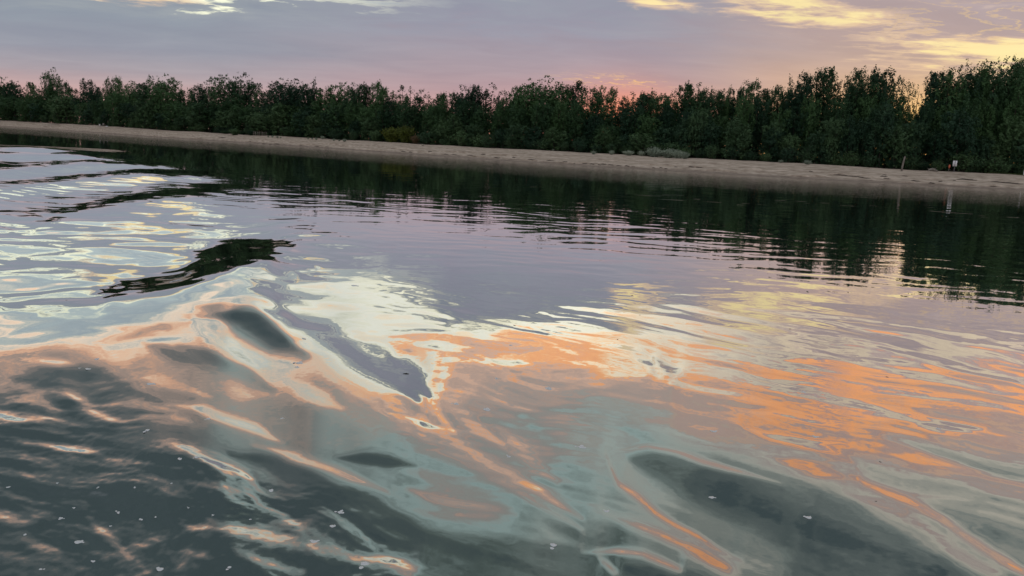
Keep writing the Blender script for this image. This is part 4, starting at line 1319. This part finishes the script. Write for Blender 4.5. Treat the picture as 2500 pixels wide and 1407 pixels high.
dsec = [(0, 900, 'left of the yellow bush'), (900, 1260, 'below the yellow bush'), (1260, 1580, 'below the small grey-green bushes'), (1580, 2000, 'below the big grey-green clump'), (2000, 2215, 'left of the leaning post\'s foot'), (2215, 9999, 'below the white sign')]
for a_, b2, nm in dsec:
    lst = [q for q in LEDGE_LINES if a_ <= q[0] < b2]
    for i, (px, py, w) in enumerate(lst):
        rr_ = random.Random(int(px * 3))
        p = beach_at(px, py)
        L_ = px_size(p, w)
        th_ = rr_.uniform(.03, .05) + .008 * L_
        o = root('ledge_stick', p, '%s from left of the dark ledge-shadow stand-in sticks %s' % (ORD[i], nm), 'ledge_stick', 'sticks standing in for ledge shadows along the beach', -math.atan2(p[0], p[1]) + rr_.uniform(-.25, .25) - .3 * (px < 1100))
        w_ = Wood()
        w_.add([(-L_ / 2, 0, th_ * .5), (-L_ * .2, rr_.uniform(-.08, .08), th_ + rr_.uniform(0, .05)), (L_ * .18, rr_.uniform(-.08, .08), th_), (L_ / 2, 0, th_ * .8)], [th_ * .5, th_, th_ * .85, th_ * .3], 6)
        link('stick', w_.mesh('stick'), DARK_WOOD, o)
        w_ = Wood()
        w_.add([(L_ * .05, 0, th_), (L_ * .2, .06, th_ + .04), (L_ * .3, .1, th_ + .07)], [th_ * .5, th_ * .35, th_ * .15], 5)
        link('fork', w_.mesh('fork'), DARK_WOOD, o)
# grey root mound under the trees
p = beach_at(2275, 419)
rm = root('root_mound', p, 'low grey uprooted stump lying left of the white sign', 'stump', None, .2)
w_ = Wood()
w_.add([(-.6, 0, .05), (-.3, 0, .18), (.1, .05, .24), (.6, 0, .10), (.8, 0, .02)], [.03, .14, .17, .12, .04], 8)
link('stump', w_.mesh('stump'), WEATHERED, rm)
for i in range(4):
    w_ = Wood()
    w_.add([(-.3 + .1 * i, 0, .2), (-.5 + .3 * i, .1, .34), (-.6 + .42 * i, .1, .36 + .04 * i)], [.04, .025, .01], 5)
    link('root', w_.mesh('root'), WEATHERED, rm)


# ------------------------------------------------------------------ things on the water
def foam_mesh(seed):
    rng = np.random.default_rng(seed)
    vs, fs = [], []
    for k_ in range(int(rng.integers(4, 8))):
        cx, cy = rng.normal(0, .42), rng.normal(0, .26)
        rr_ = rng.uniform(.22, .48) if k_ else .55
        o_ = len(vs)
        nn, mm = 10, 4
        for i in range(mm):
            f_ = (i / mm) * math.pi / 2
            for j in range(nn):
                q = 2 * math.pi * j / nn
                jit = 1 + .12 * math.sin(3 * q + k_)
                vs.append((cx + rr_ * math.cos(f_) * math.cos(q) * jit, cy + rr_ * math.cos(f_) * math.sin(q) * jit, rr_ * .55 * math.sin(f_) - .03))
        vs.append((cx, cy, rr_ * .55 - .03))
        for i in range(mm - 1):
            for j in range(nn):
                j2 = (j + 1) % nn
                fs.append((o_ + i * nn + j, o_ + i * nn + j2, o_ + (i + 1) * nn + j2, o_ + (i + 1) * nn + j))
        for j in range(nn):
            fs.append((o_ + (mm - 1) * nn + j, o_ + (mm - 1) * nn + (j + 1) % nn, o_ + mm * nn, o_ + mm * nn))
    me = bpy.data.meshes.new('foam_fleck')
    me.from_pydata(vs, [], [tuple(dict.fromkeys(f)) for f in fs])
    for pl in me.polygons:
        pl.use_smooth = True
    me.materials.append(foam)
    return me


FM = [foam_mesh(900 + i) for i in range(5)]
FL = [(370, 938, 26, 'white foam fleck at the edge of the dark rough water'), (218, 901, 20, 'right one of a foam pair in the dark water at left'), (194, 899, 9, 'tiny foam dot left of the foam pair at left'), (235, 877, 20, 'foam fleck just above the foam pair at left'),
      (729, 886, 26, 'upper fleck of two touching foam streaks below the dark oval'), (726, 896, 18, 'lower fleck of two touching foam streaks below the dark oval'), (688, 1022, 14, 'lone foam fleck on the grey-brown slope'), (360, 1051, 22, 'foam fleck on dark water below the peach streak'),
      (1337, 949, 32, 'large foam fleck on the rose water in the middle'), (1417, 1091, 28, 'round foam fleck on the pale teal water'), (1740, 1215, 22, 'left one of two foam flecks on the dark green trough'), (1975, 1263, 26, 'right one of two foam flecks on the dark green trough'),
      (1350, 1332, 34, 'big foam fleck at the bottom centre'), (1186, 1000, 34, 'long foam fleck right of the orange tongue'), (1111, 986, 20, 'foam fleck on the orange tongue'), (867, 698, 22, 'thin foam ring on the bright pool of light'), (1482, 1248, 22, 'foam fleck on the teal band left of the dark trough'),
      (1212, 925, 16, 'small foam fleck above the large rose-water one'), (1246, 843, 14, 'small foam fleck at the top of the orange tongue'), (739, 827, 14, 'small foam fleck above the main crest line'), (195, 1324, 28, 'round foam ball on dark water at lower left'), (395, 1389, 30, 'foam fleck at the bottom left border'),
      (560, 1386, 20, 'foam fleck right of the bottom left streaks'), (660, 1198, 22, 'ring-shaped foam at the tail of a pale streak'), (830, 1250, 26, 'foam fleck at the end of the long pale streak'), (815, 1285, 24, 'dim foam fleck below the pale streak\'s end'), (770, 1322, 30, 'dim foam ball among the lower pale streaks'), (890, 1378, 40, 'ragged foam patch at the bottom'),
      (1963, 957, 18, 'small grey foam fleck on the upper orange water'), (1990, 1066, 18, 'small grey foam fleck on the lower orange water'), (2292, 1047, 16, 'small grey foam fleck near the pale ring at right'), (1745, 1053, 24, 'thin white foam streak on the mauve water'), (1242, 1115, 18, 'faint foam fleck on the main crest'),
      (438, 1120, 22, 'clear bubble fleck on dark water below the peach slope'), (478, 1117, 16, 'dark bubble fleck right of the clear one'), (345, 1268, 16, 'foam fleck in the row on dark water at lower left'), (290, 1252, 16, 'foam fleck left in the row on dark water at lower left'), (508, 1023, 18, 'foam fleck on the bright peach streak'),
      (270, 1285, 10, None), (150, 1266, 14, None), (60, 1306, 12, None), (230, 1370, 16, None), (100, 1390, 14, None), (285, 1248, 9, None), (330, 1190, 10, None), (420, 1180, 9, None), (180, 1240, 10, None), (460, 1240, 9, None), (380, 1262, 12, None), (520, 1258, 10, None), (610, 1268, 10, None), (140, 1180, 9, None), (240, 1190, 10, None), (20, 1190, 12, None)]
for i, (px, py, w, lb) in enumerate(FL):
    x, y = on_water(px, py)
    z = float(water_z(x, y)[0])
    # slide along the line of sight to the true surface
    d = sight(px, py)
    for _ in range(6):
        t_ = (z - EYE) / d[2]
        x, y = d[0] * t_, d[1] * t_
        z = float(water_z(x, y)[0])
    o = link('foam_fleck', FM[i % 5])
    k_ = w * .44 * math.hypot(x, y) / FOC
    o.location = (x, y, z)
    o.scale = (k_, k_ * 1.1, k_ * .55)
    o.rotation_euler = (0, 0, i * 1.7 if w < 20 else .3)
    tag(o, lb or 'tiny foam bead on the dark rough water at lower left, %s from the left border' % ORD[sorted(q[0] for q in FL if q[3] is None).index(px)], 'foam', 'foam flecks drifting on the river' if lb else 'tiny foam beads at lower left')

for i, (px, py, w, lb) in enumerate([(991, 912, 16, 'small dark twig floating on the grey trough left of the orange tongue'), (786, 725, 7, 'tiny dark midge built as a twig on the bright pool of light'), (1256, 795, 8, 'tiny dark midge built as a twig right of the bright pool'), (1543, 722, 6, 'upper tiny midge built as a twig on the lavender water'),
                                     (1562, 770, 7, 'lower tiny midge built as a twig on the yellow reflection'), (2166, 920, 7, 'tiny midge built as a twig on the water at right'), (1929, 805, 6, 'tiny midge built as a twig right of the yellow reflections'), (1508, 830, 8, 'tiny midge built as a twig at the foot of the yellow reflections'), (2148, 1133, 7, 'tiny dark midge built as a twig on the orange water at right'), (2137, 1232, 6, 'tiny dark midge built as a twig below the gilded crest at right')]):
    x, y = on_water(px, py)
    z = float(water_z(x, y)[0])
    L_ = px_size((x, y), w)
    o = root('twig_or_midge', (x, y, z), lb, 'twig', 'bits of twig floating on the river', .35 + i)  # only the first is a real twig; the rest are midges built as twigs
    w_ = Wood()
    w_.add([(-L_ / 2, 0, .001), (0, L_ * .08, L_ * .05), (L_ / 2, 0, L_ * .02)], [L_ * .05, L_ * .07, L_ * .03], 5)
    link('stick', w_.mesh('stick'), TWIG, o)
    w_ = Wood()
    w_.add([(0, L_ * .06, L_ * .03), (L_ * .15, L_ * .22, L_ * .12)], [L_ * .04, L_ * .015], 4)
    link('side_twig', w_.mesh('side_twig'), TWIG, o)
